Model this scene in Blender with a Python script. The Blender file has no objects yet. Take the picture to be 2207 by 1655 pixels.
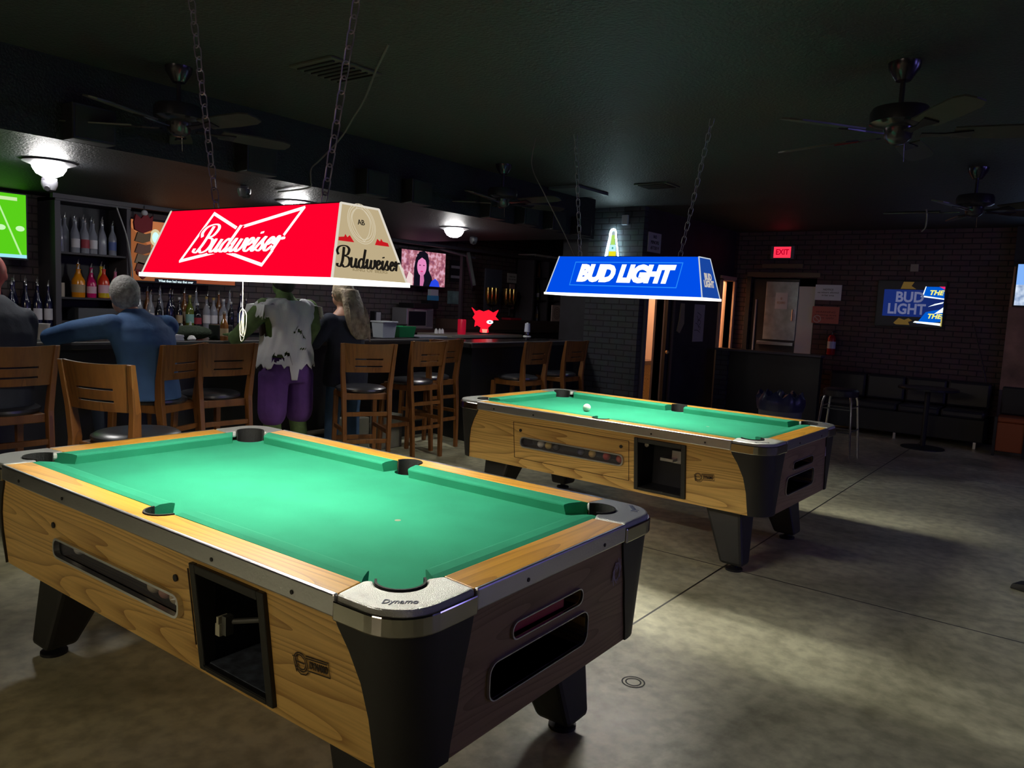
import bpy, bmesh, math, random
from math import sin, cos, pi, radians as R
from mathutils import Vector as V, Matrix as M, Euler

S = bpy.context.scene
C = S.collection

# ------------------------------------------------------------------ camera
cd = bpy.data.cameras.new('camera'); cam = bpy.data.objects.new('camera', cd); C.objects.link(cam); S.camera = cam
cd.sensor_fit = 'HORIZONTAL'; cd.sensor_width = 36.0; cd.lens = 36.0*1647.47/2207; cd.clip_start = 0.05; cd.clip_end = 60
pitch, roll, yaw = 0.10351, 0.04770, R(127)
fw = V((cos(yaw), sin(yaw), 0)); rt = V((sin(yaw), -cos(yaw), 0)); up = V((0, 0, 1))
Fv = fw*cos(pitch)-up*sin(pitch); Uv = up*cos(pitch)+fw*sin(pitch)
Rv = rt*cos(roll)+Uv*sin(roll); U2 = Uv*cos(roll)-rt*sin(roll)
mw = M.Identity(4)
for i in range(3):
    mw[i][0] = Rv[i]; mw[i][1] = U2[i]; mw[i][2] = -Fv[i]
mw[0][3], mw[1][3], mw[2][3] = 0, 0, 1.4963
cam.matrix_world = mw

# ------------------------------------------------------------------ world, exposure
w = bpy.data.worlds.new('world'); S.world = w; w.use_nodes = True
w.node_tree.nodes['Background'].inputs[0].default_value = (0.02, 0.022, 0.03, 1)
w.node_tree.nodes['Background'].inputs[1].default_value = 0.0
S.view_settings.view_transform = 'Standard'; S.view_settings.look = 'None'
S.view_settings.exposure = 0.0; S.view_settings.gamma = 1.0
TUBE_E = 230.0      # emission of the tubes in the pool-table lamps
DOME_E = 80.0      # emission of the bar's dome lights
BACK_E = 42.0      # unseen strip light added behind the camera
rng = random.Random(7)

# ------------------------------------------------------------------ materials
MATS = {}
def mat(name, col, rough=0.6, metal=0.0, spec=0.5, emit=None, es=1.0, bump=0, bscale=60, var=0, vscale=4, alpha=1, trans=0, coat=0):
    if name in MATS: return MATS[name]
    m = bpy.data.materials.new(name); m.use_nodes = True; nt = m.node_tree; b = nt.nodes['Principled BSDF']
    b.inputs['Base Color'].default_value = (*col, 1); b.inputs['Roughness'].default_value = rough
    b.inputs['Metallic'].default_value = metal; b.inputs['Specular IOR Level'].default_value = spec
    if coat: b.inputs['Coat Weight'].default_value = coat; b.inputs['Coat Roughness'].default_value = .15
    if trans: b.inputs['Transmission Weight'].default_value = trans
    if alpha < 1: b.inputs['Alpha'].default_value = alpha
    if emit:
        b.inputs['Emission Color'].default_value = (*emit, 1); b.inputs['Emission Strength'].default_value = es
    tc = nt.nodes.new('ShaderNodeTexCoord')
    if var:
        n = nt.nodes.new('ShaderNodeTexNoise'); n.inputs['Scale'].default_value = vscale; n.inputs['Detail'].default_value = 6
        nt.links.new(tc.outputs['Object'], n.inputs['Vector'])
        r = nt.nodes.new('ShaderNodeValToRGB')
        r.color_ramp.elements[0].position = .3; r.color_ramp.elements[1].position = .7
        r.color_ramp.elements[0].color = (*[c*(1-var) for c in col], 1); r.color_ramp.elements[1].color = (*[min(1, c*(1+var)) for c in col], 1)
        nt.links.new(n.outputs['Fac'], r.inputs['Fac']); nt.links.new(r.outputs['Color'], b.inputs['Base Color'])
    if bump:
        n = nt.nodes.new('ShaderNodeTexNoise'); n.inputs['Scale'].default_value = bscale; n.inputs['Detail'].default_value = 4
        nt.links.new(tc.outputs['Object'], n.inputs['Vector'])
        bp = nt.nodes.new('ShaderNodeBump'); bp.inputs['Strength'].default_value = bump; bp.inputs['Distance'].default_value = .01
        nt.links.new(n.outputs['Fac'], bp.inputs['Height']); nt.links.new(bp.outputs['Normal'], b.inputs['Normal'])
    MATS[name] = m
    return m

def wood(name, dark, light, axis='X', scale=1.0, rough=.4, gloss=.5, rings=7.0):
    """laminate wood: long stretched noise makes cathedral grain lines"""
    m = bpy.data.materials.new(name); m.use_nodes = True; nt = m.node_tree; b = nt.nodes['Principled BSDF']; N = nt.nodes.new; L = nt.links.new
    tc = N('ShaderNodeTexCoord'); mp = N('ShaderNodeMapping'); L(tc.outputs['Object'], mp.inputs['Vector'])
    st = {'X': (.42, 3.6, 3.6), 'Y': (3.6, .42, 3.6), 'Z': (3.6, 3.6, .5)}[axis]
    mp.inputs['Scale'].default_value = [s*scale for s in st]
    n1 = N('ShaderNodeTexNoise'); n1.inputs['Scale'].default_value = 1.3; n1.inputs['Detail'].default_value = 1.5; L(mp.outputs[0], n1.inputs['Vector'])
    mul = N('ShaderNodeMath'); mul.operation = 'MULTIPLY'; mul.inputs[1].default_value = rings; L(n1.outputs['Fac'], mul.inputs[0])
    fr = N('ShaderNodeMath'); fr.operation = 'FRACT'; L(mul.outputs[0], fr.inputs[0])
    pw = N('ShaderNodeMath'); pw.operation = 'POWER'; pw.inputs[1].default_value = 3.0; L(fr.outputs[0], pw.inputs[0])
    mp2 = N('ShaderNodeMapping'); L(tc.outputs['Object'], mp2.inputs['Vector'])
    st2 = {'X': (3, 90, 90), 'Y': (90, 3, 90), 'Z': (90, 90, 3)}[axis]; mp2.inputs['Scale'].default_value = st2
    n2 = N('ShaderNodeTexNoise'); n2.inputs['Scale'].default_value = 1; n2.inputs['Detail'].default_value = 3; L(mp2.outputs[0], n2.inputs['Vector'])
    ad = N('ShaderNodeMath'); ad.operation = 'MULTIPLY_ADD'; L(n2.outputs['Fac'], ad.inputs[0]); ad.inputs[1].default_value = .9; ad.inputs[2].default_value = -.35
    a2 = N('ShaderNodeMath'); a2.operation = 'ADD'; a2.use_clamp = True; L(ad.outputs[0], a2.inputs[0])
    m3 = N('ShaderNodeMath'); m3.operation = 'MULTIPLY'; m3.inputs[1].default_value = .7; L(pw.outputs[0], m3.inputs[0]); L(m3.outputs[0], a2.inputs[1])
    mx = N('ShaderNodeValToRGB'); mx.color_ramp.elements[0].color = (*light, 1); mx.color_ramp.elements[1].color = (*dark, 1)
    L(a2.outputs[0], mx.inputs['Fac']); L(mx.outputs['Color'], b.inputs['Base Color'])
    b.inputs['Roughness'].default_value = rough; b.inputs['Specular IOR Level'].default_value = gloss
    MATS[name] = m
    return m

def brick(name, plane, c1, c2, mortar, rough=.75, sw=.21, sh=.071):
    m = bpy.data.materials.new(name); m.use_nodes = True; nt = m.node_tree; b = nt.nodes['Principled BSDF']; N = nt.nodes.new; L = nt.links.new
    tc = N('ShaderNodeTexCoord'); sx = N('ShaderNodeSeparateXYZ'); L(tc.outputs['Object'], sx.inputs[0]); cb = N('ShaderNodeCombineXYZ')
    L(sx.outputs['X' if plane == 'xz' else 'Y'], cb.inputs['X']); L(sx.outputs['Z'], cb.inputs['Y'])
    br = N('ShaderNodeTexBrick'); L(cb.outputs[0], br.inputs['Vector']); br.inputs['Scale'].default_value = 1.0
    br.inputs['Brick Width'].default_value = sw; br.inputs['Row Height'].default_value = sh; br.inputs['Mortar Size'].default_value = .007; br.inputs['Mortar Smooth'].default_value = .3
    br.inputs['Color1'].default_value = (*c1, 1); br.inputs['Color2'].default_value = (*c2, 1); br.inputs['Mortar'].default_value = (*mortar, 1)
    ns = N('ShaderNodeTexNoise'); ns.inputs['Scale'].default_value = 9; ns.inputs['Detail'].default_value = 5; L(tc.outputs['Object'], ns.inputs['Vector'])
    mx = N('ShaderNodeMix'); mx.data_type = 'RGBA'; mx.blend_type = 'MULTIPLY'; mx.inputs[0].default_value = .55
    L(br.outputs['Color'], mx.inputs[6]); L(ns.outputs['Color'], mx.inputs[7]); L(mx.outputs[2], b.inputs['Base Color'])
    bp = N('ShaderNodeBump'); bp.inputs['Strength'].default_value = .8; bp.inputs['Distance'].default_value = .012; bp.invert = True
    L(br.outputs['Fac'], bp.inputs['Height']); L(bp.outputs[0], b.inputs['Normal']); b.inputs['Roughness'].default_value = rough
    MATS[name] = m
    return m

def emis(name, col, s=1.0):
    if name in MATS: return MATS[name]
    m = bpy.data.materials.new(name); m.use_nodes = True; nt = m.node_tree
    nt.nodes.remove(nt.nodes['Principled BSDF']); e = nt.nodes.new('ShaderNodeEmission')
    e.inputs[0].default_value = (*col, 1); e.inputs[1].default_value = s
    nt.links.new(e.outputs[0], nt.nodes['Material Output'].inputs[0]); MATS[name] = m
    return m

def floor_mat():
    m = bpy.data.materials.new('polished_concrete'); m.use_nodes = True; nt = m.node_tree; b = nt.nodes['Principled BSDF']; N = nt.nodes.new; L = nt.links.new
    tc = N('ShaderNodeTexCoord')
    n1 = N('ShaderNodeTexNoise'); n1.inputs['Scale'].default_value = .8; n1.inputs['Detail'].default_value = 12; n1.inputs['Roughness'].default_value = .66; n1.inputs['Distortion'].default_value = .9; L(tc.outputs['Object'], n1.inputs['Vector'])
    r1 = N('ShaderNodeValToRGB'); r1.color_ramp.elements[0].position = .32; r1.color_ramp.elements[1].position = .68
    r1.color_ramp.elements[0].color = (.27, .26, .17, 1); r1.color_ramp.elements[1].color = (.80, .78, .55, 1)
    L(n1.outputs['Fac'], r1.inputs['Fac'])
    n2 = N('ShaderNodeTexNoise'); n2.inputs['Scale'].default_value = 14; n2.inputs['Detail'].default_value = 8; L(tc.outputs['Object'], n2.inputs['Vector'])
    r2 = N('ShaderNodeValToRGB'); r2.color_ramp.elements[0].position = .35; r2.color_ramp.elements[1].position = .6
    r2.color_ramp.elements[0].color = (.62, .62, .6, 1); r2.color_ramp.elements[1].color = (1, 1, 1, 1); L(n2.outputs['Fac'], r2.inputs['Fac'])
    mx = N('ShaderNodeMix'); mx.data_type = 'RGBA'; mx.blend_type = 'MULTIPLY'; mx.inputs[0].default_value = .8
    L(r1.outputs[0], mx.inputs[6]); L(r2.outputs[0], mx.inputs[7])
    # saw-cut control joints
    sx = N('ShaderNodeSeparateXYZ'); L(tc.outputs['Object'], sx.inputs[0])
    def joint(axis, pos, width):
        a = N('ShaderNodeMath'); a.operation = 'SUBTRACT'; L(sx.outputs[axis], a.inputs[0]); a.inputs[1].default_value = pos
        c = N('ShaderNodeMath'); c.operation = 'ABSOLUTE'; L(a.outputs[0], c.inputs[0])
        d = N('ShaderNodeMath'); d.operation = 'LESS_THAN'; L(c.outputs[0], d.inputs[0]); d.inputs[1].default_value = width
        return d
    prev = None
    for ax, p in (('X', -1.62), ('X', 2.3), ('Y', -.4), ('Y', 4.33), ('Y', 8.6)):
        j = joint(ax, p, .0055)
        if prev is None: prev = j
        else:
            k = N('ShaderNodeMath'); k.operation = 'MAXIMUM'; L(prev.outputs[0], k.inputs[0]); L(j.outputs[0], k.inputs[1]); prev = k
    m2 = N('ShaderNodeMix'); m2.data_type = 'RGBA'; L(prev.outputs[0], m2.inputs[0]); L(mx.outputs[2], m2.inputs[6]); m2.inputs[7].default_value = (.02, .02, .018, 1)
    L(m2.outputs[2], b.inputs['Base Color'])
    r3 = N('ShaderNodeMapRange'); r3.inputs['To Min'].default_value = .30; r3.inputs['To Max'].default_value = .5; L(n1.outputs['Fac'], r3.inputs['Value']); L(r3.outputs[0], b.inputs['Roughness'])
    bp = N('ShaderNodeBump'); bp.inputs['Strength'].default_value = .15; bp.inputs['Distance'].default_value = .01; L(n2.outputs['Fac'], bp.inputs['Height']); L(bp.outputs[0], b.inputs['Normal'])
    return m

M_floor = floor_mat()
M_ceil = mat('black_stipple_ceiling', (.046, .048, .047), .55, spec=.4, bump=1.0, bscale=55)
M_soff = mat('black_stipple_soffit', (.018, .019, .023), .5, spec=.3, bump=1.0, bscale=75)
M_black = mat('matte_black_paint', (.012, .012, .015), .5)
M_wallk = mat('dark_wall_paint', (.02, .02, .028), .6, var=.3)
BK_B = brick('brick_back', 'xz', (.17, .10, .10), (.13, .08, .085), (.04, .03, .035))
BK_L = brick('brick_left', 'yz', (.19, .145, .145), (.15, .115, .12), (.06, .048, .052))
BK_C = brick('brick_block', 'xz', (.07, .075, .09), (.055, .06, .07), (.022, .022, .028))
BK_R = brick('brick_red_side', 'yz', (.12, .05, .04), (.09, .04, .035), (.03, .02, .02))
M_frame = mat('dark_grey_frame', (.07, .065, .08), .5)
M_chrome = mat('chrome', (.75, .75, .78), .18, 1)
M_alum = mat('worn_aluminium', (.62, .62, .66), .33, 1, bump=.08, bscale=120)
M_cast = mat('cast_metal', (.62, .63, .60), .38, .9, bump=.5, bscale=420)
M_plastic = mat('black_plastic', (.018, .017, .016), .45, bump=.25, bscale=700)
M_white = mat('white_plastic', (.75, .75, .76), .4)
M_felt = mat('green_felt', (.028, .29, .165), .92, spec=.15, bump=.2, bscale=500, var=.10, vscale=3.5)
M_rail = wood('rail_wood', (.42, .19, .02), (.72, .37, .05), 'X', .8, .35, .4, 16)
M_raily = wood('rail_wood_short', (.42, .19, .02), (.72, .37, .05), 'Y', .8, .35, .4, 16)
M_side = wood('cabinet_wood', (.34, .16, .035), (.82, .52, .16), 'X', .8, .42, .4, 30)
M_endw = wood('cabinet_wood_end_shaded', (.20, .12, .06), (.36, .23, .13), 'Y', .8, .42, .4, 30)  # cabinet wood again, darkened for the dimmer light on the end faces
M_stool = wood('stool_wood', (.10, .033, .008), (.20, .078, .018), 'Z', 2, .38, .5, 5)
M_vinyl = mat('black_vinyl', (.03, .03, .035), .28, spec=.6)
M_bar = mat('black_bar_panel', (.012, .013, .015), .4)
M_bart = mat('bar_top_laminate', (.035, .033, .036), .22, spec=.6)

# ------------------------------------------------------------------ mesh helpers
def newobj(name, me, parent=None, loc=(0, 0, 0), rz=0):
    o = bpy.data.objects.new(name, me); C.objects.link(o); o.location = loc
    if rz: o.rotation_euler = (0, 0, rz)
    if parent is not None: o.parent = parent
    return o
def empty(name, loc=(0, 0, 0), rz=0): return newobj(name, None, None, loc, rz)
def tag(o, label=None, cat=None, group=None, kind=None):
    if label: o['label'] = label
    if cat: o['category'] = cat
    if group: o['group'] = group
    if kind: o['kind'] = kind
    return o
class MB:
    def __init__(s): s.bm = bmesh.new(); s.mi = 0
    def face(s, vs):
        try:
            f = s.bm.faces.new(vs); f.material_index = s.mi; return f
        except ValueError: return None
    def box(s, x0, x1, y0, y1, z0, z1, m=None):
        P = [V((x, y, z)) for z in (z0, z1) for y in (y0, y1) for x in (x0, x1)]
        if m: P = [m @ p for p in P]
        v = [s.bm.verts.new(p) for p in P]
        for q in ((0, 2, 3, 1), (4, 5, 7, 6), (0, 1, 5, 4), (2, 6, 7, 3), (0, 4, 6, 2), (1, 3, 7, 5)): s.face([v[i] for i in q])
        return s
    def hexa(s, a, b):      # a, b: lists of 4 points (bottom, top)
        v = [s.bm.verts.new(p) for p in list(a)+list(b)]
        s.face([v[3], v[2], v[1], v[0]]); s.face(v[4:8])
        for i in range(4): j = (i+1) % 4; s.face([v[i], v[j], v[4+j], v[4+i]])
        return s
    def ring_loft(s, rings, cap=True, closed=True):
        rv = [[s.bm.verts.new(p) for p in r] for r in rings]; n = len(rv[0])
        for a, b in zip(rv, rv[1:]):
            for i in range(n if closed else n-1): j = (i+1) % n; s.face([a[i], a[j], b[j], b[i]])
        if cap and closed: s.face(rv[0][::-1]); s.face(rv[-1])
        return s
    def tube(s, pts, r, n=8, cap=True):
        pts = [V(p) for p in pts]; rs = r if isinstance(r, (list, tuple)) else [r]*len(pts); rings = []; pv = None
        for i, p in enumerate(pts):
            t = (pts[min(i+1, len(pts)-1)]-pts[max(i-1, 0)]).normalized()
            if pv is None:
                a = t.cross(V((0, 0, 1)) if abs(t.z) < .9 else V((1, 0, 0))).normalized()
            else:
                a = (pv-t*pv.dot(t)).normalized()
            pv = a; b = t.cross(a); k = rs[i]; kx, ky = k if isinstance(k, tuple) else (k, k)
            rings.append([p+a*kx*cos(2*pi*j/n)+b*ky*sin(2*pi*j/n) for j in range(n)])
        return s.ring_loft(rings, cap)
    def lathe(s, prof, c=(0, 0, 0), n=20, cap=True):
        c = V(c); return s.ring_loft([[c+V((r*cos(2*pi*j/n), r*sin(2*pi*j/n), z)) for j in range(n)] for r, z in prof], cap)
    def prism(s, pts, z0, z1, fn=None):
        fn = fn or (lambda x, y, z: (x, y, z))
        return s.ring_loft([[V(fn(x, y, z0)) for x, y in pts], [V(fn(x, y, z1)) for x, y in pts]])
    def sphere(s, c, r, n=16, sc=(1, 1, 1)):
        bmesh.ops.create_uvsphere(s.bm, u_segments=n, v_segments=max(6, n*2//3), radius=r, matrix=M.Translation(c) @ M.Diagonal((*sc, 1)))
        return s
    def xf(s, m): bmesh.ops.transform(s.bm, matrix=m, verts=s.bm.verts); return s
    def obj(s, name, mats, parent=None, loc=(0, 0, 0), rz=0, smooth=False, bevel=0, seg=2):
        bmesh.ops.recalc_face_normals(s.bm, faces=s.bm.faces)
        me = bpy.data.meshes.new(name); s.bm.to_mesh(me); s.bm.free()
        for m in (mats if isinstance(mats, (list, tuple)) else [mats]): me.materials.append(m)
        if smooth:
            me.polygons.foreach_set('use_smooth', [True]*len(me.polygons))
            try: me.set_sharp_from_angle(angle=R(40))
            except Exception: pass
        o = newobj(name, me, parent, loc, rz)
        if bevel:
            b = o.modifiers.new('bevel', 'BEVEL'); b.width = bevel; b.segments = seg; b.limit_method = 'ANGLE'; b.angle_limit = R(35)
        return o
def box(name, m, x0, x1, y0, y1, z0, z1, parent=None, bevel=0): return MB().box(x0, x1, y0, y1, z0, z1).obj(name, m, parent, bevel=bevel)
def bake(o):
    bpy.context.view_layer.update(); dg = bpy.context.evaluated_depsgraph_get()
    me = bpy.data.meshes.new_from_object(o.evaluated_get(dg)); o.modifiers.clear(); o.data = me
    return o
def cut(o, cutters):
    """boolean holes, then drop the cutters"""
    cs = []
    for mb in cutters:
        c = mb.obj('cutter', M_black); cs.append(c)
        b = o.modifiers.new('b', 'BOOLEAN'); b.operation = 'DIFFERENCE'; b.object = c; b.solver = 'EXACT'
    bake(o)
    for c in cs: bpy.data.objects.remove(c, do_unlink=True)
    return o
def copy_tree(o, parent=None):
    c = o.copy(); C.objects.link(c)
    if parent is not None: c.parent = parent
    for ch in list(o.children): copy_tree(ch, c)
    return c
def place(o, loc, rz=0, label=None, group=None):
    o.location = loc; o.rotation_euler = (0, 0, rz)
    if label: o['label'] = label
    if group: o['group'] = group
    return o
def text(s, size, m, mtx, parent=None, name='lettering', offset=0, shear=0, extrude=.0008, space=1, width=None, line=1.0):
    """flat lettering centred on the matrix' origin; local x right, y up, z out"""
    cu = bpy.data.curves.new('t', 'FONT'); cu.body = s; cu.size = size; cu.align_x = 'CENTER'; cu.align_y = 'CENTER'
    cu.offset = offset; cu.shear = shear; cu.extrude = extrude; cu.space_character = space; cu.space_line = line; cu.resolution_u = 3
    t = bpy.data.objects.new('t', cu); C.objects.link(t); bpy.context.view_layer.update()
    me = bpy.data.meshes.new_from_object(t.evaluated_get(bpy.context.evaluated_depsgraph_get())); bpy.data.objects.remove(t, do_unlink=True)
    if width:
        xs = [v.co.x for v in me.vertices]; k = width/(max(xs)-min(xs)); me.transform(M.Diagonal((k, 1, 1, 1)))
    me.transform(mtx); me.materials.clear(); me.materials.append(m)
    return newobj(name, me, parent)
def frame_mtx(o, x, y, z=None):
    """matrix whose columns are the given axes"""
    x = V(x).normalized(); y = V(y); y = (y-x*y.dot(x)).normalized(); z = x.cross(y); m = M.Identity(4)
    for i in range(3): m[i][0], m[i][1], m[i][2], m[i][3] = x[i], y[i], z[i], o[i]
    return m
WY = lambda x, y, z: frame_mtx((x, y, z), (1, 0, 0), (0, 0, 1))      # on a wall facing -Y
WX = lambda x, y, z: frame_mtx((x, y, z), (0, 1, 0), (0, 0, 1))      # on a wall facing +X
def spline(P, k=8):
    out = []; P = [V((*p, 0)) if len(p) == 2 else V(p) for p in P]
    Q = [P[0]*2-P[1]]+P+[P[-1]*2-P[-2]]
    for i in range(1, len(Q)-2):
        a, b, c, d = Q[i-1:i+3]
        for j in range(k):
            t = j/k; out.append(.5*((2*b)+(c-a)*t+(2*a-5*b+4*c-d)*t*t+(3*b-a-3*c+d)*t**3))
    return out+[P[-1]]
def ribbon(mb, pts, w, z=0, taper=False, th=.0006):
    """flat ribbon in the xy plane"""
    n = len(pts); L_, R_ = [], []
    for i, p in enumerate(pts):
        t = (pts[min(i+1, n-1)]-pts[max(i-1, 0)]).normalized(); nn = V((-t.y, t.x, 0)); k = w*.5
        if taper:   # pen: thick on down strokes, thin on up strokes
            k *= .45+.75*abs(t.y)**1.5
        L_.append(p+nn*k); R_.append(p-nn*k)
    for zz in (z, z+th):
        a = [mb.bm.verts.new(p+V((0, 0, zz))) for p in L_]; b = [mb.bm.verts.new(p+V((0, 0, zz))) for p in R_]
        for i in range(n-1): mb.face([a[i], b[i], b[i+1], a[i+1]])
SCRIPT = [[(.50, 2.02), (.44, 1.2), (.34, .5), (.12, .0), (-.2, .06), (-.22, .3)], [(-.1, 1.2), (-.3, 1.55), (-.12, 1.95), (.35, 2.15), (.85, 2.12), (1.12, 1.8), (.95, 1.3), (.5, 1.12)],
          [(.5, 1.12), (1.02, 1.0), (1.22, .6), (1.05, .14), (.6, -.04), (.36, .16)], [(1.2, .55), (1.42, .98), (1.38, .3), (1.55, .0), (1.85, .25), (2.0, .98)], [(2.0, .98), (1.93, .25), (2.08, 0), (2.35, .3)],
          [(2.88, .8), (2.62, .98), (2.33, .6), (2.35, .12), (2.62, 0), (2.88, .35)], [(3.1, 2.0), (2.92, .9), (2.86, .2), (3.0, 0), (3.25, .35)], [(3.2, .5), (3.38, .97), (3.32, .3), (3.45, 0), (3.72, .25), (3.88, .95)],
          [(3.88, .95), (3.8, .25), (4.0, 0), (4.28, .35), (4.3, .95), (4.5, .7)], [(4.48, .42), (4.8, .5), (4.98, .8), (4.8, .98), (4.58, .65), (4.6, .15), (4.88, 0), (5.2, .35)],
          [(5.2, .5), (5.36, .97), (5.28, .25), (5.42, 0), (5.62, .3)], [(5.41, 1.42), (5.44, 1.28)], [(5.6, .3), (5.95, 1.02), (5.9, .68), (6.08, .35), (5.98, .02), (5.68, .08)], [(6.0, .05), (6.3, .38)],
          [(6.26, .42), (6.55, .5), (6.74, .8), (6.56, .98), (6.36, .65), (6.38, .15), (6.62, 0), (6.92, .35)], [(6.9, .45), (7.08, 1.02), (7.2, .8), (7.5, .92), (7.55, .78)], [(7.22, .82), (7.12, 0)]]
def script_word(name, m, mtx, width, w=.3, parent=None, shear=.0, hscale=1.0):
    mb = MB(); k = width/7.9
    for st in SCRIPT: ribbon(mb, spline(st, 6), w, 0, True, .0015/k)
    mb.xf(mtx @ M.Diagonal((k, k*hscale, k, 1)) @ M.Shear('XY', 4, (0, 0)) @ M(((1, shear, 0, -3.7), (0, 1, 0, -1.0), (0, 0, 1, 0), (0, 0, 0, 1))))
    return mb.obj(name, m, parent)

# ------------------------------------------------------------------ the room
def struct(name, m, x0, x1, y0, y1, z0, z1, bevel=0):
    o = box(name, m, x0, x1, y0, y1, z0, z1, bevel=bevel); o['kind'] = 'structure'; return o
CZ = 2.75; SZ = 2.3
struct('floor', M_floor, -10, 5, -6, 13.5, -.1, 0)
struct('ceiling', M_ceil, -4.75, 5, -6, 13.5, CZ, CZ+.1)
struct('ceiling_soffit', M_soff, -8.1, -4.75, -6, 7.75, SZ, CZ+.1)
struct('ceiling_rear', M_ceil, -8.1, -4.75, 7.75, 13.5, CZ, CZ+.1)
struct('wall_left', BK_L, -8.1, -8.0, -6, 13.5, 0, CZ)
struct('wall_bar_end', M_wallk, -8, -6.35, 11.5, 11.6, 0, CZ)
struct('wall_block', BK_C, -5.22, -4.45, 8.4, 8.5, 0, CZ)
struct('wall_block_panel', M_wallk, -5.6, -5.22, 8.4, 8.5, 0, CZ)
struct('wall_bar_side', M_wallk, -5.6, -5.5, 8.5, 11.5, 0, CZ)
for n, (a, b, z0, z1) in {'a': (8.5, 8.6, 0, CZ), 'b': (8.6, 9.08, 2.0, CZ), 'c': (9.08, 10.93, 0, CZ), 'd': (10.93, 11.38, 2.0, CZ), 'e': (11.38, 11.5, 0, CZ)}.items():
    struct('wall_corridor', M_wallk if n != 'e' else BK_R, -4.55, -4.45, a, b, z0, z1)
# back wall with its door opening
struct('wall_back', BK_B, -5.6, -4.2, 11.5, 11.6, 0, CZ); struct('wall_back', BK_B, -4.2, -3.25, 11.5, 11.6, 2.08, CZ); struct('wall_back', BK_B, -3.25, -.88, 11.5, 11.6, 0, CZ)
M_osb = mat('brown_pressed_board', (.30, .16, .12), .5, var=.55, vscale=3, bump=.4, bscale=30)
struct('wall_board', M_osb, -.88, 5, 11.38, 11.6, .72, 2.05)
struct('wall_board_upper', M_wallk, -.88, 5, 11.38, 11.6, 2.05, CZ)
struct('wall_board_lower', mat('purple_brown_wall', (.08, .06, .075), .6), -.88, 5, 11.38, 11.6, 0, .72)
struct('wall_right', M_wallk, 5, 5.1, -6, 13.5, 0, CZ); struct('wall_near', M_wallk, -10, 5, -6.1, -6, 0, CZ)
struct('wall_far', M_wallk, -8.1, 5, 13.4, 13.5, 0, CZ)
# washrooms behind the corridor wall
M_tile = mat('peach_tile', (.80, .55, .40), .35); 
for nm, (y0, y1) in (('wall_washroom_near', (8.52, 10.3)), ('wall_washroom_far', (10.42, 11.48))):
    m = MB(); m.box(-5.49, -5.44, y0, y1, 0, 2.6); m.box(-5.44, -4.56, y1-.04, y1, 0, 2.6); m.box(-5.44, -4.56, y0, y0+.04, 0, 2.6); m.box(-5.44, -4.56, y0, y1, 2.6, 2.64)
    tag(m.obj(nm, M_tile), kind='structure')
    ld = bpy.data.lights.new('washroom_light', 'AREA'); ld.energy = 30 if y0 < 9 else 22; ld.size = .4; ld.color = (1, .72, .48)
    lo = newobj('washroom_light', ld, None, (-5.0, (y0+y1)/2, 2.58))
for y0, y1, c in ((8.6, 9.08, (.10, .10, .12)), (10.93, 11.38, (.62, .40, .25))):
    m = MB(); fm = mat('door_frame_%s' % ('dark' if c[0] < .2 else 'light'), c, .5)
    m.box(-4.58, -4.42, y0-.07, y0, 0, 2.03); m.box(-4.58, -4.42, y1, y1+.07, 0, 2.03); m.box(-4.58, -4.42, y0-.07, y1+.07, 2.0, 2.07)
    tag(m.obj('trim_1' if c[0] < .2 else 'trim_2', fm, bevel=.004), kind='structure')
# decorative tile band and sink seen through the near washroom doorway
tag(box('trim_3', mat('patterned_tile_band', (.55, .30, .16), .35, var=.7, vscale=22), -5.438, -5.43, 8.56, 10.26, .98, 1.45), kind='structure')
v = empty('washroom_vanity', (-5.2, 9.4, 0)); tag(v, 'wooden washroom vanity seen through the narrow lit doorway', 'vanity')
box('cabinet', M_side, -.22, .22, -.6, .6, 0, .74, v, .006); box('counter', mat('brown_counter', (.16, .1, .08), .3), -.24, .25, -.62, .62, .74, .80, v, .006)

# door in the back wall
dr = empty('door_1', (-3.72, 11.52, 0)); tag(dr, kind='structure')
box('door_panel', mat('dark_door_paint', (.035, .033, .032), .35, var=.3, vscale=2), -.46, .22, 0, .04, 0, 2.06, dr, .004)
box('door_side_panel', mat('grey_door_panel', (.70, .72, .68), .5), .22, .46, -.005, .035, 0, 1.96, dr, .004)
box('kick_plate', mat('scuffed_steel', (.48, .52, .52), .35, .4, var=.22, vscale=9), -.26, .215, -.012, 0, 1.16, 2.02, dr, .003)
box('door_rail', M_alum, -.34, .2, -.03, -.012, 1.08, 1.13, dr, .004)
box('door_edge_strip', mat('grey_strip', (.28, .28, .33), .4), -.41, -.385, -.02, 0, .9, 1.75, dr, .003)
hb = MB().tube([(.17, -.06, 1.45), (.17, -.06, 1.62)], .012).tube([(.17, 0, 1.47), (.17, -.06, 1.47)], .008).tube([(.17, 0, 1.6), (.17, -.06, 1.6)], .008).obj('door_handle', M_chrome, dr, smooth=True)
pn = box('door_notice', M_white, -.11, .07, -.016, -.012, 1.62, 1.86, dr)
text('ID\nREQUIRED', .05, mat('notice_orange', (.6, .3, .12), .6), WY(-.02, -.0175, 1.74), dr, 'notice_lettering', line=1.2, width=.12)
M_trimb = mat('brown_trim', (.16, .10, .065), .5)
struct('trim_4', M_trimb, -4.27, -3.2, 11.46, 11.5, 2.09, 2.16, .004); struct('trim_5', M_black, -4.27, -4.2, 11.46, 11.5, 0, 2.09, .004)
struct('trim_6', M_trimb, -4.05, -3.45, 11.44, 11.5, 2.22, 2.28, .004)
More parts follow.
